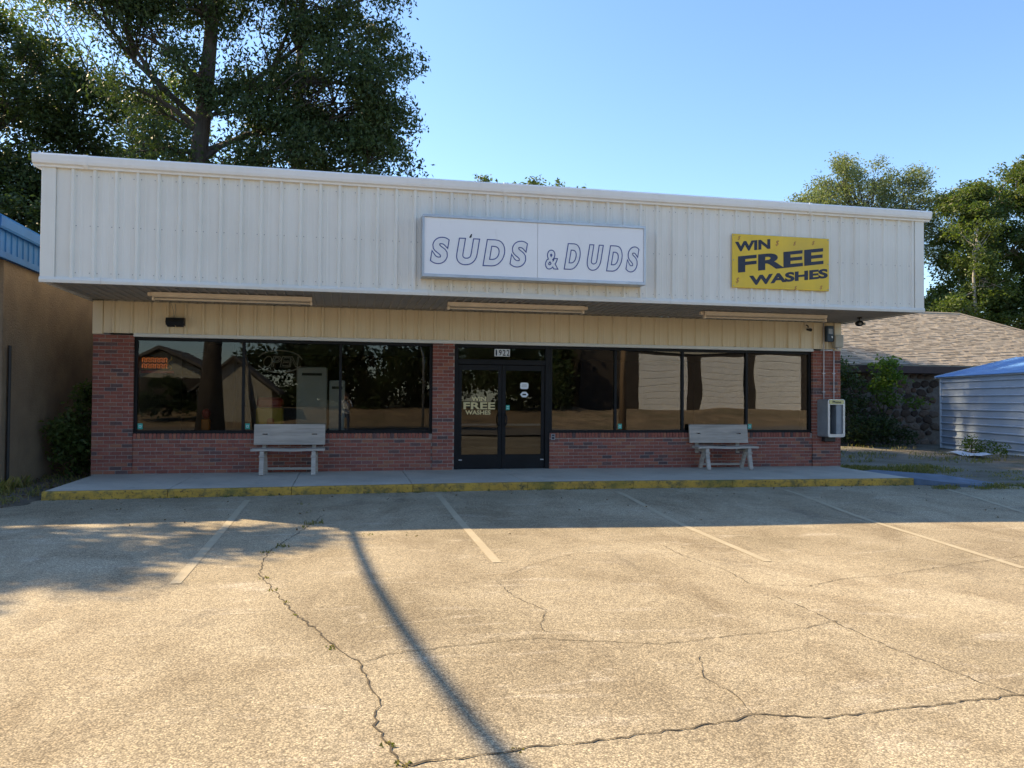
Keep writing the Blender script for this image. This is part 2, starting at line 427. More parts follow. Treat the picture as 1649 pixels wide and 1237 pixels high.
def link(name, me, parent=None, loc=None, **props):
    o = bpy.data.objects.new(name, me); COL.objects.link(o)
    if loc is not None: o.location = loc
    if parent is not None:
        o.parent = parent
        o.matrix_parent_inverse = wm(parent).inverted()
    for k, v in props.items(): o[k] = v
    return o
def wm(o):
    m = Matrix.LocRotScale(o.location, o.rotation_euler, o.scale)
    return wm(o.parent) @ o.matrix_parent_inverse @ m if o.parent is not None else m
def tag(o, label=None, cat=None, group=None, kind=None):
    if label: o['label'] = label
    if cat: o['category'] = cat
    if group: o['group'] = group
    if kind: o['kind'] = kind
    return o
def thing(name, label, cat, loc=(0, 0, 0), group=None):
    o = bpy.data.objects.new(name, None); COL.objects.link(o); o.location = loc; o.empty_display_size = .2
    return tag(o, label, cat, group)
def local(name, mb_or_me, m, parent, loc=(0, 0, 0), smooth=False, **props):
    """child in the parent's local frame"""
    me = mb_or_me.mesh(name, m, smooth) if isinstance(mb_or_me, MB) else mb_or_me
    o = bpy.data.objects.new(name, me); COL.objects.link(o); o.parent = parent; o.location = loc
    for k, v in props.items(): o[k] = v
    return o
def np_mesh(name, verts, quads, m):
    me = bpy.data.meshes.new(name)
    nv, nf = len(verts), len(quads); k = quads.shape[1]
    me.vertices.add(nv); me.vertices.foreach_set('co', np.ascontiguousarray(verts, dtype=np.float32).ravel())
    me.loops.add(nf*k); me.loops.foreach_set('vertex_index', np.ascontiguousarray(quads, dtype=np.int32).ravel())
    me.polygons.add(nf); me.polygons.foreach_set('loop_start', np.arange(0, nf*k, k, dtype=np.int32))
    me.polygons.foreach_set('loop_total', np.full(nf, k, dtype=np.int32))
    me.update(calc_edges=True); me.materials.append(m); return me

# text -> flat mesh data (verts 2D, faces, boundary loops), normalised to its own bounding box
_tc = {}
def glyph(ch, offset=0.0, res=4):
    key = (ch, offset)
    if key in _tc: return _tc[key]
    c = bpy.data.curves.new('lettering_source', 'FONT'); c.body = ch; c.size = 1; c.offset = offset; c.resolution_u = res; c.dimensions = '2D'; c.fill_mode = 'BOTH'
    o = bpy.data.objects.new('lettering_source', c); COL.objects.link(o)
    bpy.context.view_layer.update()
    dg = bpy.context.evaluated_depsgraph_get()
    me = bpy.data.meshes.new_from_object(o.evaluated_get(dg))
    import bmesh
    bm = bmesh.new(); bm.from_mesh(me); bmesh.ops.remove_doubles(bm, verts=bm.verts, dist=1e-5)
    bm.verts.index_update()
    v = np.array([(q.co.x, q.co.y) for q in bm.verts]); f = [tuple(q.index for q in fc.verts) for fc in bm.faces]
    edges = [(e.verts[0].index, e.verts[1].index) for e in bm.edges if len(e.link_faces) == 1]
    adj = {}
    for a, b in edges: adj.setdefault(a, []).append(b); adj.setdefault(b, []).append(a)
    loops = []; seen = set()
    for a in adj:
        if a in seen: continue
        loop = [a]; seen.add(a); cur = a
        while True:
            nx = [q for q in adj[cur] if q not in seen]
            if not nx: break
            cur = nx[0]; seen.add(cur); loop.append(cur)
        if len(loop) > 2: loops.append(loop)
    bm.free(); bpy.data.objects.remove(o); bpy.data.meshes.remove(me); bpy.data.curves.remove(c)
    _tc[key] = (v, f, loops); return _tc[key]
def text_faces(txt, offset, fn, y0, y1, mb):
    """text mapped by fn(u,v)->(x,z), u,v in 0..1 of the text's box; solid from y0 (front) to y1"""
    v, f, loops = glyph(txt, offset)
    lo, hi = v.min(0), v.max(0); n = (v-lo)/(hi-lo)
    P = [fn(*q) for q in n]
    k = len(P)
    mb.add([(p[0], y0, p[1]) for p in P] + [(p[0], y1, p[1]) for p in P],
           f + [tuple(i+k for i in reversed(q)) for q in f] + [(l[i], l[(i+1) % len(l)], l[(i+1) % len(l)]+k, l[i]+k) for l in loops for i in range(len(l))])
def ribbon2d(pts, w, closed=False):
    """flat ribbon along a 2D polyline -> quads of 2D verts"""
    n = len(pts); out = []
    pts = [Vector(p) for p in pts]
    for i, p in enumerate(pts):
        a = pts[(i-1) % n] if (closed or i > 0) else p; b = pts[(i+1) % n] if (closed or i < n-1) else p
        d1 = (p-a); d2 = (b-p)
        d1 = d1.normalized() if d1.length > 1e-9 else d2.normalized(); d2 = d2.normalized() if d2.length > 1e-9 else d1
        d = d1+d2
        d = d.normalized() if d.length > 1e-6 else d1
        nn = Vector((-d.y, d.x)); cs = max(.45, nn.dot(Vector((-d1.y, d1.x))))
        ww = (w[i] if hasattr(w, '__len__') else w)/2/cs
        out.append((p+nn*ww, p-nn*ww))
    return out

# ------------------------------------------------------------------ ground heights
def bump(x): return .036*math.exp(-(x/4.6)**2)
def sm(a, b, t):
    t = min(1, max(0, (t-a)/(b-a))); return t*t*(3-2*t)
def lot_z(x, y):
    z = bump(x)*(1-sm(2.6, 5.5, -y))
    z -= .0115*max(0, min(x+2.66, 14))*sm(3.2, 6.2, -y)
    return z + .006*math.sin(x*1.1+.5*y)*sm(3, 6, -y)
def grid_sheet(name, x0, x1, y0, y1, nx, ny, zf, m, parent=None, **props):
    xs = np.linspace(x0, x1, nx+1); ys = np.linspace(y0, y1, ny+1)
    V = np.array([(x, y, zf(x, y)) for y in ys for x in xs])
    i = np.arange(nx*ny); r, c = i//nx, i % nx; a = r*(nx+1)+c
    Q = np.stack([a, a+1, a+nx+2, a+nx+1], 1)
    me = np_mesh(name, V, Q, m)
    for p in me.polygons: p.use_smooth = True
    return link(name, me, parent, **props)

def far_z(x, y):
    return -.06 + 1.0*sm(21, 38, -y) if y < -19 else -.06
grid_sheet('ground', -400, 400, -400, 400, 160, 160, lambda x, y: -.12 + (1.0*sm(30, 60, -y) if y < -28 else 0), M['ground'], kind='structure')
lot = grid_sheet('parking_lot', -34, 34, -18.0, -2.2, 136, 60, lot_z, M['lot'], kind='structure')
grid_sheet('road', -120, 120, -27, -18.6, 60, 4, lambda x, y: -.02, M['road'], kind='structure')
M['verge'] = simple('bare_brown_verge', (.24, .17, .10), .97, .35, .8, bump=.6, bscale=30, dirt=(.09, .09, .035), dirt_amt=.7)
grid_sheet('verge', -120, 120, -46, -27.05, 60, 20, lambda x, y: -.03 + 1.0*sm(28, 38, -y), M['verge'], kind='structure')

# painted stripes, worn away in places: thin sheets 4 mm over the lot
def lot_strip(name, pts, w, m, parent, lift=.004, step=.25, wob=0.0, **props):
    P = []
    for a, b in zip(pts[:-1], pts[1:]):
        a = Vector(a); b = Vector(b); n = max(1, int((b-a).length/step))
        for i in range(n): P.append(a.lerp(b, i/n))
    P.append(Vector(pts[-1]))
    if wob:
        for p in P[1:-1]: p += Vector((rnd.uniform(-wob, wob), rnd.uniform(-wob, wob)))
    ws = [w*(rnd.uniform(.35, 1.3) if wob else 1) for _ in P]
    if wob: ws[0] = ws[-1] = w*.15
    rb = ribbon2d(P, ws)
    mb = MB()
    mb.v = [(q.x, q.y, lot_z(q.x, q.y)+lift) for pr in rb for q in pr]
    mb.f = [(2*i, 2*i+1, 2*i+3, 2*i+2) for i in range(len(rb)-1)]
    return mb.build(name, m, parent, **props)
for x0, y0, x1, y1 in [(-4.46, -3.0, -4.41, -8.35), (-1.6, -2.75, -1.63, -7.95), (1.36, -2.9, 1.05, -8.2), (4.4, -2.95, 3.45, -8.8), (7.4, -3.2, 6.0, -9.2)]:
    lot_strip('parking_stripe', [(x0, y0), (x1, y1)], .09, M['stripe'], lot)
CR = {
 'A': ([(-3.3, -4.6), (-3.45, -5.41), (-3.62, -6.26), (-3.8, -7.12), (-3.77, -8.11), (-3.6, -8.71), (-3.41, -9.4), (-3.22, -9.9), (-3.08, -10.32), (-2.95, -10.6), (-2.92, -10.95), (-2.87, -11.22), (-2.9, -11.52), (-2.86, -11.7), (-2.8, -11.93), (-2.75, -12.4)], .011),
 'B': ([(-2.95, -10.6), (-2.73, -10.45), (-2.42, -10.39), (-2.09, -10.32), (-1.76, -10.31), (-1.53, -10.4), (-1.31, -10.48), (-1.04, -10.55), (-0.81, -10.51), (-0.51, -10.45), (-0.23, -10.43), (0.09, -10.37), (0.42, -10.24)], .0075),
 'C': ([(-2.8, -11.94), (-2.5, -11.91), (-2.19, -11.86), (-1.86, -11.84), (-1.51, -11.79), (-1.19, -11.74), (-1.05, -11.69), (-0.71, -11.78), (-0.35, -11.76), (0.08, -11.73), (0.53, -11.7), (1.4, -11.6)], .011),
 'D': ([(.33, -9.5), (.38, -10.1), (.36, -10.4), (.36, -10.84), (.41, -11.16), (.45, -11.49), (.52, -11.72)], .0065),
 'E': ([(.34, -7.12), (.31, -7.83), (.41, -8.46), (.37, -9.09), (.81, -9.24), (1.27, -9.01), (1.78, -8.92), (2.5, -8.68), (3.49, -8.39), (4.6, -8.1)], .006),
 'F': ([(-.91, -10.79), (-1.07, -11.15), (-1.02, -11.4), (-1.03, -11.53), (-1.05, -11.69)], .005),
 'G': ([(-.25, -7.57), (-.81, -7.64), (-1.38, -8.14), (-1.78, -8.71), (-1.74, -9.25), (-1.59, -9.65), (-1.75, -10.1), (-1.56, -10.35)], .005)}
for k, (pts, w) in CR.items():
    lot_strip('crack', pts, w, M['crack'], lot, lift=.0045, step=.045, wob=.014)

# ------------------------------------------------------------------ sidewalk slabs and kerb
sw = thing('sidewalk', None, None); sw['kind'] = 'structure'
JX = [-7.42, -5.68, -3.86, -1.97, -.06, 1.80, 3.66, 5.50, 7.34]
def swz(x, y):
    t = (y+2.5)/2.6
    return .124 + bump(x) + (.026 - .6*bump(x))*t
for a, b in zip(JX[:-1], JX[1:]):
    a0, b0 = a+.006, b-.006
    xl = a0; 
    mb = MB(); n = 6; ys = [-2.40, -1.7, -.9, .06]
    for j, y in enumerate(ys):
        for i in range(n+1):
            x = a0+(b0-a0)*i/n
            if a == JX[0]: # the left end splays outwards to the front
                x = x + (.0 if i else 0) + (1-i/n)*(.17*(-y)/2.4 if False else 0)
            mb.v.append((x, y, swz(x, y)))
    for j in range(len(ys)-1):
        for i in range(n):
            q = j*(n+1)+i; mb.f.append((q, q+1, q+n+2, q+n+1))
    o = len(mb.v); per = [i for i in range(n+1)] + [(n+1)*j+n for j in range(1, len(ys))] + [(n+1)*(len(ys)-1)+i for i in range(n-1, -1, -1)] + [(n+1)*j for j in range(len(ys)-2, 0, -1)]
    for i in per: x, y, z = mb.v[i]; mb.v.append((x, y, -.06))
    for k in range(len(per)): mb.f.append((per[k], per[(k+1) % len(per)], o+(k+1) % len(per), o+k))
    mb.build('slab', M['sidewalk'], sw)
    kb = MB(); n = 8
    for i in range(n+1):
        x = a+.004+(b-a-.008)*i/n; z = swz(x, -2.45)+.002; wv = .004*math.sin(x*7)+.003*math.sin(x*17)
        kb.v += [(x, -2.403, -.06), (x, -2.403, z-.001), (x, -2.485+wv, z), (x, -2.502+wv, z-.02), (x, -2.512+wv*2, -.06)]
    for i in range(n):
        for k in range(5):
            kb.f.append((i*5+k, i*5+(k+1) % 5, (i+1)*5+(k+1) % 5, (i+1)*5+k))
    kb.f += [(0, 1, 2, 3, 4), tuple(n*5+k for k in (4, 3, 2, 1, 0))]
    kb.build('kerb', M['kerb'], sw)
# dark joint filler under the slabs
MB().box(-7.3, 7.3, -2.35, .0, -.05, .095).build('joint_filler', M['crack'], sw)
# blue access ramp down to the yard
rp = MB(); 
top = [(7.36, -2.43, .122), (7.36, -1.0, .136), (7.80, -.75, .128), (8.9, -1.4, .075), (9.1, -2.6, .018), (8.75, -3.1, .010), (8.0, -2.9, .06)]
rp.v = top + [(x, y, -.05) for x, y, z in top]; n = len(top)
rp.f = [tuple(range(n))] + [(i, (i+1) % n, n+(i+1) % n, n+i) for i in range(n)]
rp.build('access_ramp', M['ramp_blue'], kind='structure')

# yard at the right, dirt at the left
def yard_z(x, y): return .012 + .05*math.sin(x*.9)*math.sin(y*.7)*sm(-2, 2, y) + .02*sm(-2, 6, y) + (.006*math.sin(x*5+y*3))
grid_sheet('side_yard', 7.55, 40, -2.9, 12, 80, 60, yard_z, M['yard'], kind='structure')
def dirt_z(x, y):
    e = -7.42 - .35*sm(2.4, 4.4, -y)*(1+.3*math.sin(y*5)) - .05*math.sin(y*9)
    return .012 + .06*sm(0, .6, e-x) - .10*sm(-.02, .10, x-e) - .1*sm(3.3, 4.3, -y+.25*math.sin(x*3))
grid_sheet('dirt_strip', -9.6, -7.2, -5.0, 14, 48, 150, dirt_z, M['dirt'], kind='structure')

# ------------------------------------------------------------------ the laundromat
XL, XR = -7.476, 7.518
ZP, ZB, ZH, ZS = 2.656, 3.29, 2.618, .906
FY, FXL, FXR = -2.27, -7.56, 7.725
B = thing('laundromat_building', 'low brick laundromat with a wide ribbed white metal fascia over dark shop windows', 'building')
# --- brickwork: mortar backing plus bricks
CH = .0677
def brick_mesh(m):
    mb = MB(); mb.box(-.097, .097, 0, .07, 0, .0575, .0035); return mb.mesh('brick', m)
BM = brick_mesh(M['brick'])
BMS = [BM]
budget = [300]
loose = MB()
def put_brick(x0, x1, z, y, parent, h=.0575):
    w = x1-x0
    if w < .03: return
    jy = rnd.uniform(-.003, .003)
    if budget[0] > 0 and h < .06:
        budget[0] -= 1
        o = link('brick', BM, parent)
        o.location = ((x0+x1)/2, y+jy, z); o.scale = (w/.194, 1, 1)
    else:
        loose.box(x0, x1, y+jy, y+.07, z, z+h, .0035)
def brick_area(x0, x1, z0, z1, y, parent):
    k = 0; z = z0+.006
    while z+.0575 <= z1+.01:
        off = 0 if k % 2 == 0 else -.1015
        x = x0+off
        while x < x1-.02:
            a = max(x0, x)+.0; b = min(x1, x+.194)
            put_brick(a, b, z+rnd.uniform(-.0012, .0012), y, parent)
            x += .2035
        z += CH; k += 1
def wall_part(name, x0, x1, z0, z1, y, depth, rowlock=False):
    w = MB().box(x0+.002, x1-.002, y+.007, y+depth, z0-.15, z1).build(name, M['mortar'], B)
    if rowlock:
        x = x0+.004
        while x < x1-.06:
            loose.box(x, x+.057, y-.012+rnd.uniform(-.003, .003), y+.07, z1-.098, z1+.002, .003); x += .0677
        z1 -= .104
    brick_area(x0, x1, z0, z1, y, w)
    return w
wall_part('brick_pier', XL, -6.80, .15, ZP, -.03, .5)
wall_part('knee_wall', -6.80, -1.39, .15, ZS-.03, .0, .25, True)
wall_part('brick_pier', -1.39, -.965, .15, ZP, -.03, .4)
wall_part('knee_wall', .97, 6.845, .15, ZS-.03, .0, .25, True)
wall_part('brick_pier', 6.845, XR, .15, ZP, -.03, .5)
loose.build('brickwork', M['brick_i'], B, kind='stuff')

# --- ribbed metal panels, three ribs each
def rib_profile(x0, x1, y, first, pitch=.3048):
    """front profile (x, y) of ribbed sheet between x0 and x1 with ribs at first + k*pitch"""
    pts = [(x0, y)]
    k = math.ceil((x0-first)/pitch-1e-6)
    while True:
        c = first+k*pitch
        if c > x1: break
        for dx, dy in ((-.036, 0), (-.016, -.040), (.016, -.040), (.036, 0)):
            if x0 < c+dx < x1: pts.append((c+dx, y+dy))
        for q in (.105, .20):
            for dx, dy in ((-.016, 0), (-.006, -.004), (.006, -.004), (.016, 0)):
                if x0 < c+q+dx < x1: pts.append((c+q+dx, y+dy))
        k += 1
    pts.append((x1, y)); return pts
def panels(name, x0, x1, z0, z1, y, m, first):
    x = x0; pan = .9144
    edges = [x0]; k = first+.15
    while k < x1-.15:
        if k > x0+.2: edges.append(k)
        k += pan
    edges.append(x1)
    for a, b in zip(edges[:-1], edges[1:]):
        p = rib_profile(a+.0007, b-.0007, y, first)
        poly = p + [(b-.0007, y+.012), (a+.0007, y+.012)]
        MB().prism(poly, 'z', z0, z1).build(name, m, B)
panels('fascia_panel', FXL+.19, FXR-.19, 3.315, 5.025, FY, M['panel'], FXL+.42)
panels('wall_panel', XL+.16, XR-.16, 2.69, 3.262, -.012, M['band'], XL+.33)
# corner trims, sill and drip trims
for a, b in ((FXL-.012, FXL+.187), (FXR-.187, FXR+.012)):
    MB().box(a, b, FY-.034, FY+.02, 3.262, 5.02, .006).build('corner_trim', M['panel'], B)
for a, b in ((XL-.01, XL+.157), (XR-.157, XR+.01)):
    MB().box(a, b, -.046, .02, 2.664, 3.262, .005).build('corner_trim', M['band'], B)
ed = [FXL-.02, -6.72, -1.72, 2.55, 5.6, 7.0, FXR+.02]
for a, b in zip(ed[:-1], ed[1:]):
    MB().prism([(FY-.042, 3.258), (FY-.05, 3.30), (FY-.036, 3.345), (FY+.02, 3.345), (FY+.02, 3.258)], 'x', a+.002, b-.002).build('drip_trim', M['white_trim'], B)
ed = [-6.80, -3.9, -.96, 1.9, 4.6, 6.845]
for a, b in zip(ed[:-1], ed[1:]):
    MB().box(a+.001, b-.001, -.062, .03, 2.628, 2.692, .004).build('window_head_trim', M['white_trim'], B)
# coping: box gutter profile in segments with lapped joints
ed = [FXL-.12, -6.95, -.45, 5.28, FXR+.12]
for i, (a, b) in enumerate(zip(ed[:-1], ed[1:])):
    o_ = .0 if i % 2 else .004
    pr = [(FY+.3, 5.03), (FY-.058-o_, 5.00), (FY-.062-o_, 5.028), (FY-.105-o_, 5.045), (FY-.118-o_, 5.085), (FY-.128-o_, 5.165), (FY-.11, 5.19+o_), (FY+.3, 5.20+o_)]
    MB().prism(pr, 'x', a+.001, b-.001).build('coping', M['coping'], B)
for a in (-6.95, -.45, 5.28):
    MB().prism([(FY-.066, 4.995), (FY-.112, 5.04), (FY-.125, 5.085), (FY-.136, 5.165), (FY-.11, 5.2), (FY, 5.21), (FY, 5.19)], 'x', a-.03, a+.03).build('coping_joint', M['coping'], B)
# side returns of the fascia box, roof, rear walls
MB().box(FXL, FXL+.06, FY+.022, 3.0, 3.262, 5.02).build('fascia_return', M['panel'], B)
MB().box(FXR-.06, FXR, FY+.022, 3.0, 3.262, 5.02).build('fascia_return', M['panel'], B)
MB().prism([(-1.9, 4.98), (14.3, 4.35), (14.3, 4.40), (-1.9, 5.03)], 'x', FXL+.062, FXR-.062).build('roof', M['roofmetal'], B)
MB().box(XL, XL+.15, .48, 14, -.1, 4.3).box(XR-.15, XR, .48, 14, -.1, 4.3).box(XL+.152, XR-.152, 13.85, 14, -.1, 4.3).build('wall', M['wallback'], B)
# soffit of ribbed sheets running front to back
x = FXL+.064
while x < FXR-.07:
    b = min(x+.914, FXR-.064)
    pts = [(x+.001, 3.292)]
    c = x+.06
    while c < b-.04:
        pts += [(c, 3.292), (c+.008, 3.268), (c+.03, 3.268), (c+.038, 3.292)]; c += .1524
    pts += [(b-.001, 3.292), (b-.001, 3.305), (x+.001, 3.305)]
    MB().prism(pts, 'y', FY+.024, .012).build('soffit_panel', M['soffit'], B)
    x = b
MB().box(XL+.16, XR-.16, .013, .10, 2.69, 3.29).build('header', M['wallback'], B)

SC = MB()
for zz in (3.42, 4.14, 4.90):
    x = FXL+.42+.05
    while x < FXR-.25:
        SC.box(x-.006, x+.006, FY-.006, FY-.0005, zz-.006, zz+.006); SC.box(x+.19, x+.202, FY-.006, FY-.0005, zz-.006, zz+.006); x += .3048
SC.build('screws', M['alu_dark'], B, kind='stuff')
# --- windows
def window(x0, x1, mull, glass, warp_label=None):
    z0, z1 = ZS-.028, 2.626
    W = MB(); y0, y1 = .035, .135; t = .055
    W.box(x0, x1, y0, y1, z0, z0+t, .004).box(x0, x1, y0, y1, z1-t, z1, .004)
    xs = [x0] + mull + [x1]
    W.box(x0, x0+t, y0+.001, y1-.001, z0+t, z1-t); W.box(x1-t, x1, y0+.001, y1-.001, z0+t, z1-t)
    for m in mull: W.box(m-.026, m+.026, y0-.004, y1-.001, z0+t, z1-t, .003)
    w = W.build('window', M['black'], B)
    for i, (a, b) in enumerate(zip(xs[:-1], xs[1:])):
        l = a+(t if i == 0 else .026); r = b-(t if i == len(xs)-2 else .026)
        MB().box(l-.004, r+.004, .068, .075, z0+t-.004, z1-t+.004).build('pane', glass, w)
    MB().box(x0, x1, .002, .034, z0-.012, z0+.012, .003).build('sill', M['black'], w)
    return w
wL = window(-6.80, -1.39, [-4.913, -3.150], M['glass'])
wR = window(.975, 6.845, [2.375, 3.853, 5.317], M['glass_r'])
def sticker(x0, x1, z0, z1, parent, m=M['teal']):
    s = MB().box(x0, x1, .0655, .0675, z0, z1).build('sticker', m, parent)
    return s
for x, w in ((-6.735, wL), (-4.875, wL), (2.44, wR), (5.36, wR)):
    sticker(x, x+.085, .955, 1.06, w)
    MB().box(x+.025, x+.06, .063, .065, .985, .995).box(x+.025, x+.06, .063, .065, 1.02, 1.03).box(x+.02, x+.03, .063, .065, .99, 1.025).box(x+.055, x+.065, .063, .065, .985, 1.03).build('sticker_print', M['white_vinyl'], w)

# --- entrance: frame, transom, two doors
F = MB(); y0, y1 = .02, .15
F.box(-.965, -.885, y0, y1, .15, 2.626, .004).box(.885, .972, y0, y1, .15, 2.626, .004)
F.box(-.884, .884, y0+.001, y1, 2.565, 2.626, .004).box(-.884, .884, y0+.001, y1, 2.235, 2.335, .004)
ef = F.build('door_frame', M['black'], B)
MB().box(-.888, .888, .07, .077, 2.33, 2.57).build('transom_pane', M['glass'], ef)
MB().box(-.884, .884, .0, .15, .14, .165, .004).build('threshold', M['alu_dark'], ef)
def door(x0, x1, hx):
    D = MB(); s = .075
    D.box(x0, x0+s, .055, .10, .17, 2.228, .004).box(x1-s, x1, .055, .10, .17, 2.228, .004)
    D.box(x0+s, x1-s, .056, .099, 2.12, 2.227, .003).box(x0+s, x1-s, .056, .099, .171, .45, .003)
    d = D.build('door', M['black'], B)
    MB().box(x0+s-.004, x1-s+.004, .073, .08, .446, 2.124).build('pane', M['glass'], d)
    sgn = -1 if hx < 0 else 1
    MB().tube([(hx, .055, 1.03), (hx, .01, 1.03), (hx, -.02, 1.045), (hx+sgn*.012, -.03, 1.10), (hx+sgn*.012, -.03, 1.18), (hx, -.02, 1.235), (hx, .01, 1.25), (hx, .055, 1.25)], .013, 8).build('handle', M['black'], d, True)
    MB().box(x0+.12 if hx > 0 else x0+.03, (x0+.20) if hx > 0 else x0+.11, .048, .054, .30, .325).build('kick_latch', M['alu'], d) if False else None
    MB().box(x0+.04, x1-.04, .10, .14, 1.02, 1.06).build('push_bar', M['alu_dark'], d)
    return d
dL = door(-.882, -.003, -.07); dR = door(.003, .882, .07)
MB().box(-.862, -.795, .049, .0545, .335, .355).build('lock_plate', M['alu'], dL)
MB().box(.795, .862, .049, .0545, .335, .355).build('lock_plate', M['alu'], dR)
# lettering on the left door, white stickers on the right one
L = MB()
for txt, xa, xb, za, zb in (('WIN', -.61, -.32, 1.51, 1.595), ('FREE', -.77, -.135, 1.345, 1.485), ('WASHES', -.73, -.225, 1.24, 1.325)):
    text_faces(txt, .03, lambda u, v: (xa+(xb-xa)*u, za+(zb-za)*v), .0695, .072, L)
L.build('lettering', M['gold'], dL)
S_ = MB(); r_ = .03
def rrect(x0, x1, z0, z1, r, n=4):
    out = []
    for cx, cz, a0 in ((x1-r, z1-r, 0), (x0+r, z1-r, 90), (x0+r, z0+r, 180), (x1-r, z0+r, 270)):
        for i in range(n+1):
            t = math.radians(a0+90*i/n); out.append((cx+r*math.cos(t), cz+r*math.sin(t)))
    return out
MB().prism(rrect(.375, .545, 1.755, 1.885, .035), 'y', .069, .072).build('sticker', M['white_vinyl'], dR)
MB().box(.41, .51, .067, .069, 1.80, 1.806).box(.41, .51, .067, .069, 1.82, 1.826).box(.42, .50, .067, .069, 1.84, 1.846).build('sticker_print', M['alu_dark'], dR)
MB().prism([(.375, 1.645), (.42, 1.70), (.50, 1.70), (.545, 1.645), (.50, 1.59), (.42, 1.59)], 'y', .069, .072).build('sticker', M['white_vinyl'], dR)
MB().prism(rrect(.42, .50, 1.63, 1.66, .014), 'y', .067, .069).build('sticker_print', M['blackbox'], dR)
MB().box(.085, .16, .0685, .0715, 1.335, 1.43).build('sticker', M['teal'], dR)
MB().box(.10, .145, .066, .068, 1.36, 1.37).box(.10, .145, .066, .068, 1.395, 1.405).build('sticker_print', M['white_vinyl'], dR)
# street number: black digits on white plates on the transom bar
for i, ch in enumerate('1922'):
    x0 = -.165+i*.079
    p = MB().box(x0, x0+.075, .0135, .0185, 2.40, 2.545).build('number_plate', M['white_vinyl'], ef)
    D = MB(); ins = .022 if ch == '1' else .010
    text_faces(ch, .02, lambda u, v: (x0+ins+(.075-2*ins)*u, 2.413+.12*v), .010, .0133, D)
    D.build('digit', M['navy'], p)
# --- interior shell seen through the glass
MB().box(XL+.155, XR-.155, .26, 13.8, .10, .149).build('interior_floor', M['in_floor'], B)
MB().box(XL+.155, XR-.155, .15, 13.8, 2.74, 2.80).build('ceiling', M['in_white'], B)
MB().box(XL+.155, XR-.155, 7.0, 7.1, .15, 2.739).build('interior_wall', M['in_dark'], B)
MB().box(-6.02, -5.48, 3.0, 3.5, .15, 2.739).build('interior_column', M['in_dark'], B)

# ------------------------------------------------------------------ things inside
def cabinet(x0, x1, y, z1, label):
    t = thing('changer_cabinet', label, 'cabinet', ((x0+x1)/2, y+.3, .15), 'white cabinets inside the shop')
    w = (x1-x0)/2
    local('body', MB().box(-w, w, -.3, .3, 0, z1-.15, .02), M['in_white'], t)
    local('slot', MB().box(-w*.65, w*.65, -.309, -.303, z1-.32, z1-.27), M['blackbox'], t)
    return t
cabinet(-4.0, -3.41, .75, 2.16, 'tall white cabinet behind the middle window pane, the larger of two')
cabinet(-3.37, -3.06, .78, 1.90, 'narrow white cabinet behind the window mullion, the smaller of two')
t = thing('candy_machine', 'yellow candy machine with red top behind the window above the bench', 'vending machine', (-4.49, .75, .15))
local('body', MB().box(-.25, .25, -.2, .2, .55, 1.2, .03), M['in_yellow'], t)
local('top', MB().box(-.24, .24, -.19, .19, 1.205, 1.4, .05), M['in_red'], t)
local('leg', MB().box(-.06, .06, -.06, .06, .05, .55), M['blackbox'], t)
local('base', MB().box(-.22, .22, -.2, .2, 0, .05), M['blackbox'], t)
local('panel', MB().prism(rrect(-.04, .10, .65, 1.0, .06), 'y', -.215, -.203), M['in_orange'], t)
t = thing('capsule_machine', 'orange and red capsule machine behind the left window pane', 'vending machine', (-5.65, .6, .15))
local('body', MB().box(-.075, .075, -.08, .08, .45, .98, .02), M['in_orange'], t)
local('globe', MB().ball((0, 0, 1.08), (.085, .085, .1)), M['in_red'], t, smooth=True)
local('post', MB().tube([(0, 0, .03), (0, 0, .45)], .025), M['blackbox'], t)
local('base', MB().tube([(0, 0, 0), (0, 0, .03)], .13, 12), M['blackbox'], t)
# unlit OPEN neon in an oval ring, and a small orange neon of loops
t = thing('open_sign', 'unlit oval neon OPEN sign hanging inside the window', 'neon sign', (-4.28, .20, 2.0))
ring = [(.44*math.cos(a)*.95, 0, .235+.21*math.sin(a)) for a in np.linspace(0, 2*math.pi, 33)]
local('ring', MB().tube(ring[1:15], .012, 6).tube(ring[18:31], .012, 6), M['tube'], t)
N = MB()
xo = -.31
for ch in 'OPEN':
    v, f, loops = glyph(ch, 0.0)
    lo, hi = v.min(0), v.max(0)
    w_ = .145
    for lp in loops[:1] if ch != 'P' else loops:
        pts = [((v[i][0]-lo[0])/(hi[0]-lo[0])*w_, (v[i][1]-lo[1])/(hi[1]-lo[1])*.20) for i in lp]
        pts.append(pts[0])
        N.tube([(xo+p[0]+.2*p[1], 0, .13+p[1]) for p in pts], .008, 5, cap=False)
    xo += .16
local('letters', N, M['tube'], t)
local('cord', MB().tube([(-.2, 0, .43), (-.28, .0, .58)], .004, 5).tube([(.2, 0, .43), (.28, .0, .58)], .004, 5), M['blackbox'], t)
t = thing('neon_tube_sign', 'small orange neon tube sign inside the upper left window corner', 'neon sign', (-6.46, .22, 1.98))
N = MB()
for row, z in enumerate((.20, .09)):
    for k in range(6):
        a = -.25+k*.075
        N.tube([(a, 0, z), (a, 0, z+.07), (a+.03, 0, z+.085), (a+.055, 0, z+.06), (a+.03, 0, z+.03), (a+.055, 0, z)], .006, 5)
local('tubes', N, M['neon'], t)
local('emblem', MB().tube([(.22+.04*math.sin(2.2*s), 0, .06+.24*s/4) for s in np.linspace(0, 4, 16)], .009, 5), M['in_yellow'], t)
local('backing', MB().box(-.28, .29, .02, .03, .0, .05), M['in_red'], t)

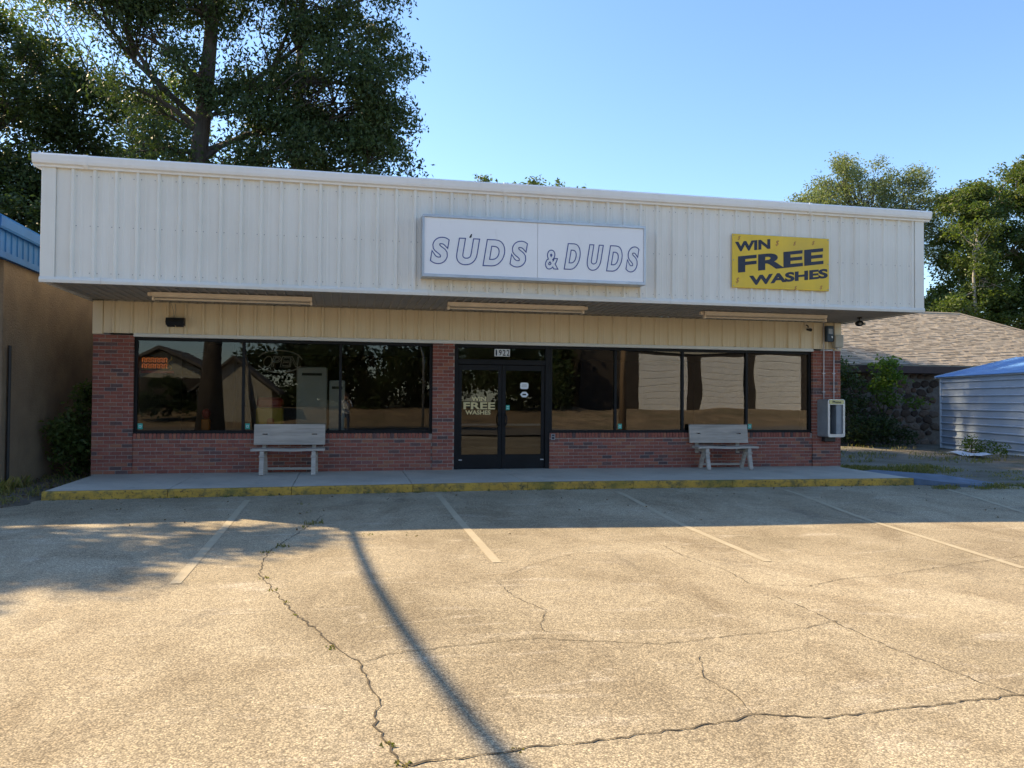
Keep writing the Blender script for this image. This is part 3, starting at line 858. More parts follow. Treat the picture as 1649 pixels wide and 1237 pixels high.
# ------------------------------------------------------------------ things on the facade
# sign box
t = thing('shop_sign', 'long white sign box with hollow outlined lettering SUDS & DUDS on the fascia', 'sign', (.065, FY-.03, 3.53))
SX, SZ, SD = 1.925, 1.02, .27
fr = MB()
fr.box(-SX, SX, -SD, .03, 0, .05, .004).box(-SX, SX, -SD, .03, SZ-.045, SZ, .004).box(-SX, -SX+.035, -SD+.001, .03, .05, SZ-.045).box(SX-.035, SX, -SD+.001, .03, .05, SZ-.045)
local('frame', fr, M['alu'], t)
for a, b in ((-SX+.036, .004), (.010, SX-.036)):
    local('sign_face', MB().box(a, b, -SD+.018, -.01, .051, SZ-.046), M['signface'], t)
def sign_letter(ch, xa, xb, za, zb, shear=.16, off=.055):
    v, f, loops = glyph(ch, off, 6)
    lo, hi = v.min(0), v.max(0); n = (v-lo)/(hi-lo)
    wd = (xb-xa); ht = zb-za; sh = shear*ht
    P = np.stack([xa-.065+n[:, 0]*(wd-sh)+n[:, 1]*sh, za-3.53+n[:, 1]*ht], 1)
    o = MB(); y = -SD+.018
    k = len(P)
    o.add([(p[0], y-.0022, p[1]) for p in P] + [(p[0], y-.0002, p[1]) for p in P], f + [tuple(i+k for i in reversed(q)) for q in f])
    base = local('letter', o, M['letterfill'], t)
    r = MB()
    for lp in loops:
        rb = ribbon2d([P[i] for i in lp], .0165, True); m_ = len(rb)
        for a, b in rb: r.v += [(a.x, y-.0035, a.y), (b.x, y-.0035, b.y), (a.x, y-.0018, a.y), (b.x, y-.0018, b.y)]
        s0 = len(r.v)-4*m_
        for i in range(m_):
            a = s0+4*i; b = s0+4*((i+1) % m_)
            r.f += [(a, a+1, b+1, b), (a+1, a+3, b+3, b+1), (a+2, a, b, b+2)]
    local('outline', r, M['ink'], base)
for ch, xa, xb in (('S', -1.735, -1.40), ('U', -1.32, -.915), ('D', -.855, -.46), ('S', -.41, -.085)): sign_letter(ch, xa, xb, 3.75, 4.185)
sign_letter('&', .205, .44, 3.74, 4.06, .05, .04)
for ch, xa, xb in (('D', .535, .845), ('U', .915, 1.225), ('D', 1.285, 1.595), ('S', 1.625, 1.885)): sign_letter(ch, xa, xb, 3.75, 4.185)
local('stain', MB().prism([(-1.155, .675), (-1.135, .665), (-1.115, .68), (-1.105, .735), (-1.125, .73)], 'y', -SD+.0155, -SD+.0178), M['blackbox'], t)

# yellow board
t = thing('prize_sign', 'yellow board lettered WIN FREE WASHES screwed to the right end of the fascia', 'sign', (4.715, FY-.034, 3.59))
local('board', MB().box(-.975, .975, -.024, 0, 0, .975, .006), M['yellow'], t)
def ysign(name, txt, x0, x1, zb, slope, h, off, shear=0.0):
    L_ = MB()
    text_faces(txt, off, lambda u, v: (x0+(x1-x0)*u-4.715, zb-3.59+slope*(x1-x0)*u+v*h), -.0275, -.0245, L_)
    local(name, L_, M['navy'], t)
ysign('lettering', 'WIN', 3.79, 4.49, 4.235, .125, .18, .045)
ysign('lettering', 'FREE', 3.85, 5.57, 3.86, .135, .295, .035)
ysign('lettering', 'WASHES', 4.07, 5.66, 3.635, .125, .178, .045)
D = MB()
for px, pz in ((3.87, 4.49), (4.63, 4.43), (4.98, 4.44), (5.36, 4.47), (3.84, 3.72), (5.0, 3.625), (5.52, 3.65)):
    s_ = .055 if px in (4.63, 3.84) else .042
    text_faces('$', .0, lambda u, v: (px-4.715+s_*(u-.5)+.03*(v-.5), pz-3.59+s_*2.0*(v-.5)), -.0265, -.0245, D)
local('dollar_marks', D, M['faded_red'], t)
for sx in (-.95, .95):
    for sz in (.03, .5, .945): local('screw', MB().tube([(sx, -.028, sz), (sx, -.0245, sz)], .010, 8), M['alu_dark'], t)

# fluorescent strips under the soffit
def strip(x0, x1, y, tail, label):
    t = thing('strip_light', label, 'light fixture', ((x0+x1)/2, y, 3.266), 'fluorescent strips under the soffit')
    w = (x1-x0)/2
    local('housing', MB().prism([(-.075, 0), (.075, 0), (.06, -.055), (.03, -.075), (-.03, -.075), (-.06, -.055)], 'x', -w, w), M['fixture'], t)
    for s in (-1, 1): local('lamp_holder', MB().box(s*w-.03 if s > 0 else s*w-.005, s*w+.005 if s > 0 else s*w+.03, -.05, .05, -.135, -.076, .004), M['fixture'], t)
    local('tube', MB().tube([(-w+.032, -.025, -.108), (w-.032, -.025, -.108)], .019, 10), M['tube'], t, smooth=True)
    local('junction', MB().box(tail*w+(0.008 if tail > 0 else -.075), tail*w+(.075 if tail > 0 else -.008), -.03, .05, -.06, 0, .004), M['fixture'], t)
strip(-6.18, -3.63, -1.42, -1, 'cream fluorescent strip under the soffit above the left window')
strip(-1.29, 1.23, -1.42, 1, 'cream fluorescent strip under the soffit above the entrance')
strip(3.69, 6.31, -1.28, -1, 'cream fluorescent strip under the soffit below the yellow sign')

t = thing('floodlight', 'black twin floodlight on the metal band above the left window', 'floodlight', (-6.08, -.03, 2.90))
local('mount_plate', MB().box(-.05, .05, -.02, .0, -.04, .06), M['blackbox'], t)
local('housing', MB().prism([(-.02, .085), (-.16, .075), (-.19, .0), (-.15, -.055), (-.03, -.06)], 'x', -.155, .155), M['blackbox'], t)
for s in (-1, 1): local('lens', MB().prism([(-.15, -.0555), (-.06, -.0605), (-.07, -.085), (-.13, -.08)], 'x', s*.075-.06, s*.075+.06), M['blackbox'], t)
local('wire', MB().tube([(-.06, -.02, .07), (-.05, -.02, .2), (-.09, -.02, .34)], .004, 5).tube([(-.045, -.02, .07), (-.015, -.02, .22), (-.02, -.02, .34)], .004, 5), M['alu_dark'], t)
t = thing('bullet_camera', 'small dark bullet camera on the metal band near the right corner', 'camera', (6.68, -.03, 3.2))
local('mount_plate', MB().box(-.04, .04, -.012, 0, -.03, .05), M['fixture'], t)
local('arm', MB().tube([(0, -.01, 0), (0, -.07, -.02), (0, -.09, -.06)], .012, 6), M['blackbox'], t)
local('body', MB().tube([(0, -.06, -.09), (0, -.18, -.12)], .035, 10), M['blackbox'], t)
local('hood', MB().box(-.045, .045, -.20, -.05, -.082, -.072), M['fixture'], t)
t = thing('soffit_camera', 'black ball camera hanging from the soffit at the right corner', 'camera', (7.18, -1.14, 3.268))
local('mount_plate', MB().tube([(0, 0, 0), (0, 0, -.02)], .05, 12), M['blackbox'], t)
local('stem', MB().tube([(0, 0, -.02), (0, 0, -.07)], .014, 8), M['blackbox'], t)
local('body', MB().ball((0, 0, -.12), (.085, .085, .06), 14, 8), M['blackbox'], t, smooth=True)
for s in (-1, 1): local('lens', MB().tube([(s*.04, -.05, -.125), (s*.05, -.10, -.14)], .028, 8), M['alu_dark'], t)
t = thing('blue_box', 'small dark blue box on the metal band right of the camera', 'electrical box', (7.2, -.048, 2.845))
local('body', MB().box(-.085, .085, -.09, 0, 0, .345, .012), M['blue_box'], t)
local('label_plate', MB().box(-.05, .05, -.094, -.0905, .17, .28), M['alu_dark'], t)
local('hasp', MB().box(.02, .05, -.10, -.0905, .08, .12), M['alu'], t)
t = thing('meter_box', 'beige electrical box at the top of the right brick pier', 'electrical box', (7.39, -.048, 2.72))
local('body', MB().box(-.10, .11, -.12, 0, 0, .27, .01), M['meter'], t)
local('cover', MB().box(-.085, .095, -.128, -.1205, .03, .25, .004), M['meter'], t)
local('hub', MB().tube([(0, -.06, -.04), (0, -.06, .0)], .03, 10), M['pipe'], t)
for x, z1, lab in ((7.09, 3.27, 'longer white conduit on the right brick pier, running up to the soffit'), (7.335, 2.66, 'shorter white conduit on the right brick pier, ending under the beige box')):
    t = thing('conduit', lab, 'conduit', (x, -.055, 1.6), 'conduits above the pay phone')
    local('pipe', MB().tube([(0, 0, -.06), (0, 0, z1-1.6)], .0125, 8), M['pipe'], t, smooth=True)
    for z in (.15, .55): local('clip', MB().box(-.03, .03, -.016, .024, z, z+.02), M['pipe'], t)
# pay phone enclosure
t = thing('payphone', 'empty grey pay phone shell with a yellow Phone header on the right brick pier', 'pay phone', (7.215, -.03, .79))
w0, w1, hh, dd = -.205, .205, .81, .29
def tray(x0, x1, z0, z1, r):
    return rrect(x0, x1, z0, z1, r, 5)
outer = tray(w0, w1, 0, hh, .05); inner = tray(w0+.05, w1-.045, .065, hh-.115, .02)
sh = MB(); n = len(outer)
# outer side skin
sh.v = [(p[0]-.06*(1), 0, p[1]) if p[0] < 0 else (p[0], 0, p[1]) for p in outer] + [(p[0], -dd, p[1]) for p in outer]
sh.f = [(i, (i+1) % n, n+(i+1) % n, n+i) for i in range(n)]
local('shell', sh, M['phone_grey'], t)
ringm = MB(); ringm.v = [(p[0], -dd-.003, p[1]) for p in outer] + [(p[0], -dd-.003, p[1]) for p in inner] + [(p[0]*.96, -.06, p[1]) for p in inner]
ringm.f = [(i, (i+1) % n, n+(i+1) % n, n+i) for i in range(n)] + [(n+i, n+(i+1) % n, 2*n+(i+1) % n, 2*n+i) for i in range(n)]
local('rim', ringm, M['phone_rim'], t)
local('back_panel', MB().box(w0+.04, w1-.035, -.055, -.045, .06, hh-.11), M['blackbox'], t)
local('side_panel', MB().box(.02, w1-.05, -.26, -.06, .07, hh-.12), M['phone_grey'], t)
hd = local('header', MB().prism(rrect(w0+.035, w1-.03, hh-.10, hh-.015, .025), 'y', -dd-.012, -dd-.0035), M['phone_yellow'], t)
Lh = MB(); text_faces('Phone', .015, lambda u, v: (w0+.11+.2*u, hh-.085+.055*v), -dd-.015, -dd-.0122, Lh)
local('lettering', Lh, M['navy'], hd)
local('backplate', MB().box(-.16, .10, -.12, .0, -.105, -.002, .01), M['blackbox'], t)
# small notice on the brick right of the door
t = thing('brick_notice', 'tiny dark notice plate on the brick beside the right door', 'notice', (1.04, -.014, .80))
local('plate', MB().box(-.04, .04, -.006, 0, -.06, .06), M['alu_dark'], t)
local('print', MB().box(-.025, .025, -.0085, -.0065, -.045, .0).box(-.025, .025, -.0085, -.0065, .015, .045), M['navy'], t)

# ------------------------------------------------------------------ benches
def bench(loc, rz, label):
    t = thing('bench', label, 'bench', loc, 'grey plank benches against the shop front'); t.rotation_euler = (0, 0, rz)
    # tilted one-board back with two slots
    by, bz0, bz1 = -.02, .515, .895
    tilt = .055
    def P(z): return by+tilt*(z-bz0)/(bz1-bz0)
    bb = MB(); xs = [-.64, -.49, -.40, .40, .49, .64]
    zs = [bz0, bz0+.185, bz0+.205, bz1]
    for i in range(5):
        for j in range(3):
            if i in (1, 3) and j == 1: continue
            za, zb = zs[j], zs[j+1]; xa, xb = xs[i], xs[i+1]
            bb.add([(xa, P(za), za), (xb, P(za), za), (xb, P(zb), zb), (xa, P(zb), zb)], [(0, 1, 2, 3)])
            bb.add([(xa, P(za)+.04, za), (xb, P(za)+.04, za), (xb, P(zb)+.04, zb), (xa, P(zb)+.04, zb)], [(0, 3, 2, 1)])
    def rim(xa, xb, za, zb):
        q = [(xa, za), (xb, za), (xb, zb), (xa, zb)]
        for k in range(4):
            (x0, z0), (x1, z1) = q[k], q[(k+1) % 4]
            bb.add([(x0, P(z0), z0), (x1, P(z1), z1), (x1, P(z1)+.04, z1), (x0, P(z0)+.04, z0)], [(0, 1, 2, 3)])
    rim(xs[0], xs[-1], zs[0], zs[-1]); rim(xs[1], xs[2], zs[1], zs[2]); rim(xs[3], xs[4], zs[1], zs[2])
    local('backrest', bb, M['wood'], t)
    st = MB(); n = 8
    for i in range(n+1):
        x = -.645+1.29*i/n; z = .425+.006*math.sin(i*1.1)
        st.v += [(x, -.50, z), (x, -.12, z), (x, -.12, z+.038), (x, -.50, z+.038)]
    for i in range(n):
        for k in range(4): st.f.append((4*i+k, 4*i+(k+1) % 4, 4*i+4+(k+1) % 4, 4*i+4+k))
    st.f += [(0, 1, 2, 3), (4*n+3, 4*n+2, 4*n+1, 4*n)]
    local('seat', st, M['wood'], t)
    for s in (-1, 1):
        x = s*.45
        local('leg', MB().bar((x, -.56, 0), (x, -.44, .40), .075, .06, (0, 1, 0)), M['wood'], t)
        local('leg', MB().bar((x+.03, -.03, 0), (x+.03, -.26, .40), .07, .055, (0, 1, 0)), M['wood'], t)
        local('upright', MB().bar((x-.01, .055, .30), (x-.01, .096, .86), .07, .026, (0, 1, 0)), M['wood'], t)
        local('seat_bearer', MB().box(x-.035, x+.035, -.50, .03, .35, .424, .004), M['wood'], t)
        local('collar', MB().box(x-.048, x+.048, -.515, -.455, .315, .35, .004), M['wood'], t)
    local('stretcher', MB().box(-.40, .46, -.075, -.03, .055, .10, .004), M['wood'], t)
    return t
bench((-4.055, -.115, swz(-4.05, -.5)+.004), 0, 'weathered grey plank bench under the left window')
bench((4.60, -.115, swz(4.6, -.5)+.004), math.radians(-3.5), 'weathered grey plank bench under the right windows, turned slightly from the wall')

# unseen cable bundle, added over the lot to cast the long diagonal shadow
t = thing('added_shadow_cable', 'unseen black cable bundle added high over the left of the lot to cast its diagonal shadow', 'cable', (-8.9, -.75, 4.3))
def over(sx, sy, h): return (sx-.9073*h+8.9, sy+.6988*h+.75, h-4.3)
cp = [over(-3.0, -5.3, 6.5), over(-2.97, -5.72, 6.5), over(-2.90, -7.2, 6.5), over(-2.81, -8.52, 6.5), over(-2.685, -9.78, 6.52), over(-2.567, -10.71, 6.55), over(-2.445, -11.54, 6.6), over(-2.344, -12.06, 6.65), over(-2.1, -14, 6.9), over(-1.6, -17.5, 7.4), over(-1, -22, 8.2), over(-.6, -25, 8.7)]
local('bundle', MB().tube(cp, .047, 8), M['cable'], t, smooth=True)
local('mast', MB().tube([(cp[0][0], cp[0][1]+.1, .05), (cp[0][0], cp[0][1]+.05, cp[0][2]+.1)], .03, 8), M['alu_dark'], t)  # added as well, only to carry the unseen cable

# ------------------------------------------------------------------ left neighbour
t = thing('stucco_building', 'tan stucco building with a blue metal roof edge at the left', 'building', (-8.38, -1.45, 0))
NB = t
MB().box(-13.5, -8.38, -1.45, 14, -.1, 3.72).build('wall', M['stucco'], NB)
MB().box(-8.46, -8.372, -1.475, -1.40, -.1, 3.70, .006).build('corner_trim', M['stucco'], NB)
MB().tube([(-8.34, -1.27, 0), (-8.34, -1.27, 2.35)], .026, 8).build('downspout', M['blackbox'], NB)
def side_panels(y0, y1):
    y = y0
    while y < y1-.05:
        e = min(y+.9144, y1)
        pts = [(-8.33, y+.001)]; c = y+.10
        while c < e-.05:
            pts += [(-8.33, c), (-8.312, c+.012), (-8.312, c+.03), (-8.33, c+.042)]; c += .2286
        pts += [(-8.33, e-.001), (-8.375, e-.001), (-8.375, y+.001)]
        MB().prism(pts, 'z', 3.80, 4.14).build('edge_panel', M['blue_metal'], NB); y = e
side_panels(-1.9, 5.3)
MB().prism([(-8.375, 3.70), (-8.30, 3.70), (-8.295, 3.80), (-8.375, 3.80)], 'y', -1.92, 9).build('edge_trim', M['blue_metal'], NB)
for a, b in ((-1.95, 1.0), (1.0, 4.2), (4.2, 9)):
    MB().prism([(-8.375, 4.14), (-8.26, 4.13), (-8.24, 4.16), (-8.235, 4.30), (-8.26, 4.34), (-8.375, 4.36)], 'y', a+.002, b-.002).build('gutter', M['blue_metal'], NB)
MB().box(-13.5, -8.38, -1.9, -1.86, 3.70, 4.34).build('front_fascia', M['blue_metal'], NB)
MB().prism([(-13.6, 4.5), (-8.38, 4.30), (-8.38, 4.35), (-13.6, 4.55)], 'y', -1.85, 14).build('roof', M['blue_metal'], NB)

# ------------------------------------------------------------------ shed at the right
sh_ = thing('metal_shed', 'pale blue corrugated metal shed with a bright blue roof at the right edge', 'shed', (16.76, 7.78, 0))
sh_.rotation_euler = (0, 0, math.atan2(-.971, -.24))
def prof(z0, z1, y, pitch=.228, h=.036, off=.06):
    pts = [(y, z0)]; c = z0+off
    while c < z1-.05:
        pts += [(y, c), (y-h, c+.014), (y-h, c+.036), (y, c+.05)]; c += pitch
    return pts+[(y, z1)]
z = .10
while z < 2.36:
    e = min(z+.684, 2.37)
    p = prof(z+.001, e-.001, 0)
    local('wall_panel', MB().prism(p+[(.012, e-.001), (.012, z+.001)], 'x', .05, 7.4), M['shed'], sh_); z = e
local('corner_post', MB().box(-.02, .05, -.035, .05, .02, 2.40, .006), M['shed_trim'], sh_)
local('base_rail', MB().box(0, 7.4, -.012, .06, .02, .098), M['shed_trim'], sh_)
local('eave_trim', MB().box(-.1, 7.6, -.07, .012, 2.372, 2.43, .006), M['shed_trim'], sh_)
sl = .25
rp_ = prof(0, 2.3, 0, .228, .02)
def rt(a, b):  # a: offset from the roof plane (negative = outwards), b: distance up the slope
    c, s = math.cos(math.atan(sl)), math.sin(math.atan(sl))
    return (-.12+b*c+a*s, 2.42+b*s-a*c)
k = 0; b0 = 0
while b0 < 2.85:
    b1 = min(b0+.9, 2.85)
    pp = [rt(a, b) for a, b in prof(b0+.001, b1-.001, 0, .228, .02)]
    local('roof_panel', MB().prism(pp+[rt(.012, b1-.001), rt(.012, b0+.001)], 'x', -.15, 7.7), M['blue_roof'], sh_); b0 = b1
local('rake_trim', MB().prism([rt(-.03, 0), rt(-.03, 2.85), rt(.05, 2.85), rt(.05, 0)], 'x', -.19, -.152), M['shed_trim'], sh_)
local('far_wall', MB().prism([(.06, .1), (5.0, .1), (5.0, 2.3), (2.6, 2.98), (.06, 2.36)], 'x', .0, .04), M['shed'], sh_)
local('back_roof', MB().prism([rt(.0, 2.85), (5.1, 2.42), (5.1, 2.40), rt(.02, 2.85)], 'x', -.15, 7.7), M['blue_roof'], sh_)
t = thing('metal_sheet', 'bent pale metal sheet lying on the gravel before the shed', 'scrap metal', (14.35, 4.4, .05))
q = MB(); n = 10
for i in range(n+1):
    s = i/n; x = -.05-.55*s; y = .3-1.9*s; z = .03+.03*math.sin(s*9)+.03*(i == n)
    q.v += [(x, y, z), (x+.42, y+.06, z+.05-.03*math.sin(s*7)), (x, y, z+.006), (x+.42, y+.06, z+.056-.03*math.sin(s*7))]
for i in range(n):
    a = 4*i
    q.f += [(a, a+1, a+5, a+4), (a+2, a+6, a+7, a+3), (a, a+4, a+6, a+2), (a+1, a+3, a+7, a+5)]
local('sheet', q, M['shed_trim'], t)

# ------------------------------------------------------------------ stone house at the right
H = thing('stone_house', 'brown field stone house with a tan shingled hip roof behind the shed', 'house', (19.7, 9.7, 0))
ex0, ex1, ey, ez = 11.6, 27.9, 9.2, 2.90
rx0, rx1, ry, rz = 16.4, 23.05, 14.0, 5.40
MB().box(12.1, 27.4, 9.78, 18.3, -.1, 2.85).build('wall', M['stone_mortar'], H)
bk = 18.8
MB().add([(ex0, ey, ez), (ex1, ey, ez), (rx1, ry, rz), (rx0, ry, rz), (ex0, bk, ez), (ex1, bk, ez), (ex0, ey, ez-.04), (ex1, ey, ez-.04), (ex0, bk, ez-.04), (ex1, bk, ez-.04)],
         [(0, 1, 2, 3), (1, 5, 2), (5, 4, 3, 2), (4, 0, 3), (6, 8, 9, 7), (0, 6, 7, 1), (1, 7, 9, 5), (5, 9, 8, 4), (4, 8, 6, 0)]).build('roof', M['shingle'], H)
shg = MB(); sv = Vector((0, ry-ey, rz-ez)); SLn = sv.length; sv.normalize(); nv = Vector((0, -sv.z, sv.y))
nc = int(SLn/.145)
for j in range(nc):
    a = j*.145-.01; f = max(0, j*.145/SLn); xa = ex0+(rx0-ex0)*f; xb = ex1+(rx1-ex1)*f
    x = xa
    while x < xb:
        w = rnd.choice((.14, .2, .26, .33)); e = min(x+w-.004, xb)
        if e-x > .05 and e > 13.2:
            h = rnd.choice((.012, .02, .026)); d0 = rnd.uniform(-.012, .008)
            p = [Vector((0, ey, ez))+sv*(a+d0)+nv*.004, Vector((0, ey, ez))+sv*(a+.16)+nv*.004, Vector((0, ey, ez))+sv*(a+.16)+nv*.008, Vector((0, ey, ez))+sv*(a+d0)+nv*(h+.004)]
            shg.add([(x, q.y, q.z) for q in p]+[(e, q.y, q.z) for q in p], [(0, 1, 2, 3), (7, 6, 5, 4), (0, 3, 7, 4), (3, 2, 6, 7), (0, 4, 5, 1)])
        x += w
me = bpy.data.meshes.new('shingles'); me.from_pydata(shg.v, [], shg.f); me.materials.append(M['shingle'])
link('shingles', me, H, kind='stuff')
MB().tube([(rx0, ry, rz+.01), (rx1, ry, rz+.01)], .06, 6).tube([(rx1, ry, rz+.01), (ex1, ey, ez+.02)], .06, 6).build('ridge_cap', M['shingle'], H)
MB().box(ex0, ex1, ey-.02, ey+.02, ez-.30, ez-.042).build('fascia_board', M['brown_trim'], H)
MB().box(ex0, ex1, ey+.022, 9.78, ez-.30, ez-.28).build('soffit', M['brown_trim'], H)
SM = []
for k in range(7):
    mb = MB(); n = 9; an = sorted(rnd.uniform(0, 2*math.pi) for _ in range(n))
    an = [2*math.pi*i/n+rnd.uniform(-.22, .22) for i in range(n)]; rr = [rnd.uniform(.82, 1.1) for _ in range(n)]
    for sc, y in ((1, 0), (.97, -.45), (.72, -.85)):
        for a, r in zip(an, rr): mb.v.append((sc*r*math.cos(a), y+rnd.uniform(-.06, .06)*(y < 0), sc*r*math.sin(a)))
    mb.v.append((rnd.uniform(-.1, .1), -1.0, rnd.uniform(-.1, .1)))
    for l in range(2):
        for i in range(n): mb.f.append((l*n+i, l*n+(i+1) % n, (l+1)*n+(i+1) % n, (l+1)*n+i))
    for i in range(n): mb.f.append((2*n+i, 2*n+(i+1) % n, 3*n))
    SM.append(mb.mesh('stone', M['stone']))
zr = .12; row = 0
while zr < 2.65:
    x = 12.9+rnd.uniform(0, .2)
    while x < 18.0:
        r = rnd.uniform(.12, .24); asp = rnd.uniform(.6, 1.0)
        o = link('stone', rnd.choice(SM), H)
        o.location = (x+r, 9.785, zr+rnd.uniform(-.05, .05)); o.scale = (r, rnd.uniform(.04, .08), min(.155, r*asp)); o.rotation_euler = (0, rnd.uniform(-.5, .5), 0)
        x += 2*r*.93+rnd.uniform(0, .03)
    zr += .262; row += 1

# ------------------------------------------------------------------ plants
def leaf_quads(C, L, droop=.3, asp=.42, jit=.35):
    """rhombic leaves centred on C (N,3)"""
    N = len(C)
    d = rng.normal(size=(N, 3)); d[:, 2] = d[:, 2]*.6 - droop
    d /= np.linalg.norm(d, axis=1)[:, None]
    a = rng.normal(size=(N, 3)); s = np.cross(d, a); s /= np.linalg.norm(s, axis=1)[:, None]+1e-9
    l = (L*rng.uniform(1-jit, 1+jit, N))[:, None]
    V = np.stack([C-d*l*.5, C+s*l*asp*.5, C+d*l*.5, C-s*l*asp*.5], 1).reshape(-1, 3)
    return V, np.arange(4*N).reshape(N, 4)
def branch_pts(a, b, n=5, sag=.12):
    a = np.array(a, float); b = np.array(b, float); L_ = np.linalg.norm(b-a)
    off = rng.normal(size=3)*L_*sag; off[2] = abs(off[2])*.5
    return [a+(b-a)*t+off*math.sin(math.pi*t) for t in np.linspace(0, 1, n)]
def tree(name, label, cat, trunk, r0, blobs, leaf, mat_l, mat_b, L, group=None, sparse=.62, twigs=True, clumps=26, rc=.55, droop=.35, lean_limbs=None):
    """trunk: list of points; blobs: (x,y,z, rx,ry,rz, n_leaves, limb_from 0..1 along the trunk)"""
    t = thing(name, label, cat, trunk[0], group)
    tp = [Vector(p) for p in trunk]; n = len(tp)
    tb = MB(); tb.tube(tp, [r0*(1.25 if i == 0 else 1)*(1-.72*i/(n-1)) for i in range(n)], 10)
    def on_trunk(f):
        q = f*(n-1); i = min(n-2, int(q)); return tp[i].lerp(tp[i+1], q-i), r0*(1-.72*q/(n-1))
    CL = []
    lb = MB()
    for (x, y, z, rx, ry, rz, nl, f) in blobs:
        p0, rr = on_trunk(f); c = np.array((x, y, z))
        pts = branch_pts(p0, c-np.array((0, 0, rz*.25)), 6)
        lb.tube([tuple(p) for p in pts], [max(.018, rr*.40*(1-.75*i/5)) for i in range(6)], 7)
        ncl = max(6, int(clumps*(rx*ry*rz)**.5/3))
        dirs = rng.normal(size=(ncl, 3)); dirs /= np.linalg.norm(dirs, axis=1)[:, None]
        rad = rng.uniform(.25, 1.0, ncl)**.45
        cc = c + dirs*rad[:, None]*np.array((rx, ry, rz))
        wgt = rng.uniform(.3, 1.6, ncl); wgt /= wgt.sum()
        for q, w in zip(cc, wgt):
            k = int(nl*w)
            if k < 3: continue
            out = (q-c)/np.linalg.norm(q-c)
            e = np.clip(rng.normal(size=(k, 3)), -1.5, 1.5)*rc*np.array((.62, .62, .42))
            e += out*rng.uniform(-.6, .5, k)[:, None]*rc
            e[:, 2] -= np.abs(e[:, :2]).sum(1)*.25
            CL.append(q+e)
            if twigs and rng.random() < .8:
                s = pts[rng.integers(2, 6)]
                tw = branch_pts(s, q, 4, .1)
                lb.tube([tuple(p) for p in tw], [.035, .026, .018, .008], 4, cap=False)
    C = np.concatenate(CL)
    V, Q = leaf_quads(C, L, droop)
    me = np_mesh('crown', V, Q, mat_l)
    tr = link('trunk', tb.mesh('trunk', mat_b, True), t)
    me_l = bpy.data.meshes.new('limbs'); me_l.from_pydata(lb.v, [], lb.f); me_l.materials.append(mat_b)
    link('limbs', me_l, t); link('crown', me, t)
    return t

tree('tall_tree', 'tall dark leafy tree with a thick forked trunk rising behind the roof', 'tree',
     [(-8.4, 14.6, 0), (-8.45, 14.6, 5), (-8.4, 14.6, 9.5), (-8.1, 14.5, 12.5), (-7.9, 14.5, 15.5), (-7.6, 14.4, 19), (-7.4, 14.3, 23)], .42,
     [(-3.6, 14.5, 13.2, 2.7, 2.6, 2.6, 15000, .38), (-2.3, 14.3, 10.7, 1.6, 1.6, 1.4, 6500, .33), (-5.3, 14.2, 10.6, 2.0, 1.8, 1.6, 9500, .30),
      (-3.7, 14.5, 16.6, 3.0, 3.0, 2.2, 15000, .46), (-1.7, 14.4, 13.4, 1.2, 1.8, 2.0, 3800, .5), (-8.3, 14.5, 17.2, 3.0, 3.0, 2.2, 13000, .62), (-12.0, 14.5, 17.0, 2.4, 2.6, 1.9, 10000, .44), (-10.8, 14.3, 16.2, 1.5, 1.6, 1.2, 4500, .44),
      (-10.7, 14.6, 14.9, 1.2, 1.6, 1.1, 1800, .44), (-6.6, 15.4, 13.6, 1.1, 1.6, 1.3, 1800, .5), (-7.2, 15.2, 9.4, 1.2, 1.5, 1.4, 2200, .38), (-9.9, 15.3, 12.3, .8, 1.2, .9, 700, .42),
      (-9.6, 13.6, 10.3, 1.3, 1.0, 1.0, 1900, .38), (-8.3, 13.3, 13.0, 1.3, .9, 1.0, 1700, .5), (-6.3, 13.6, 12.0, 1.5, 1.1, 1.3, 3000, .45), (-10.6, 14.2, 12.6, 1.2, 1.2, .8, 1300, .42), (-8, 13.5, 15.3, 1.8, 1.2, .9, 2200, .6), (-2.4, 14.2, 11.8, 1.6, 1.8, 1.3, 5000, .36), (-8, 16, 21.5, 5.5, 5, 3.5, 13000, .85), (-3, 17, 20.5, 4, 4, 3, 7000, .8)],
     None, M['leaf_dark'], M['bark'], .165, rc=.60, clumps=34, droop=.9)
tree('added_shade_tree', 'tree added behind the dark forked one, its crown out of view to shade the shed', 'tree',  # added with its crown out of view, to dapple the shed with shade
     [(-5.6, 25, 0), (-5.6, 25, 7), (-5.5, 24.5, 14), (-5.3, 23.5, 20), (-5.2, 22.8, 25)], .4,
     [(-5.2, 22.6, 26.0, 3.4, 3.0, 2.2, 7500, .95), (-2.6, 22.0, 25.2, 2.0, 2.4, 1.6, 5000, .85), (-5.6, 20.2, 24.4, 2.6, 2.0, 1.7, 3800, .9)],
     None, M['leaf_dark'], M['bark'], .20, rc=.6, clumps=26)
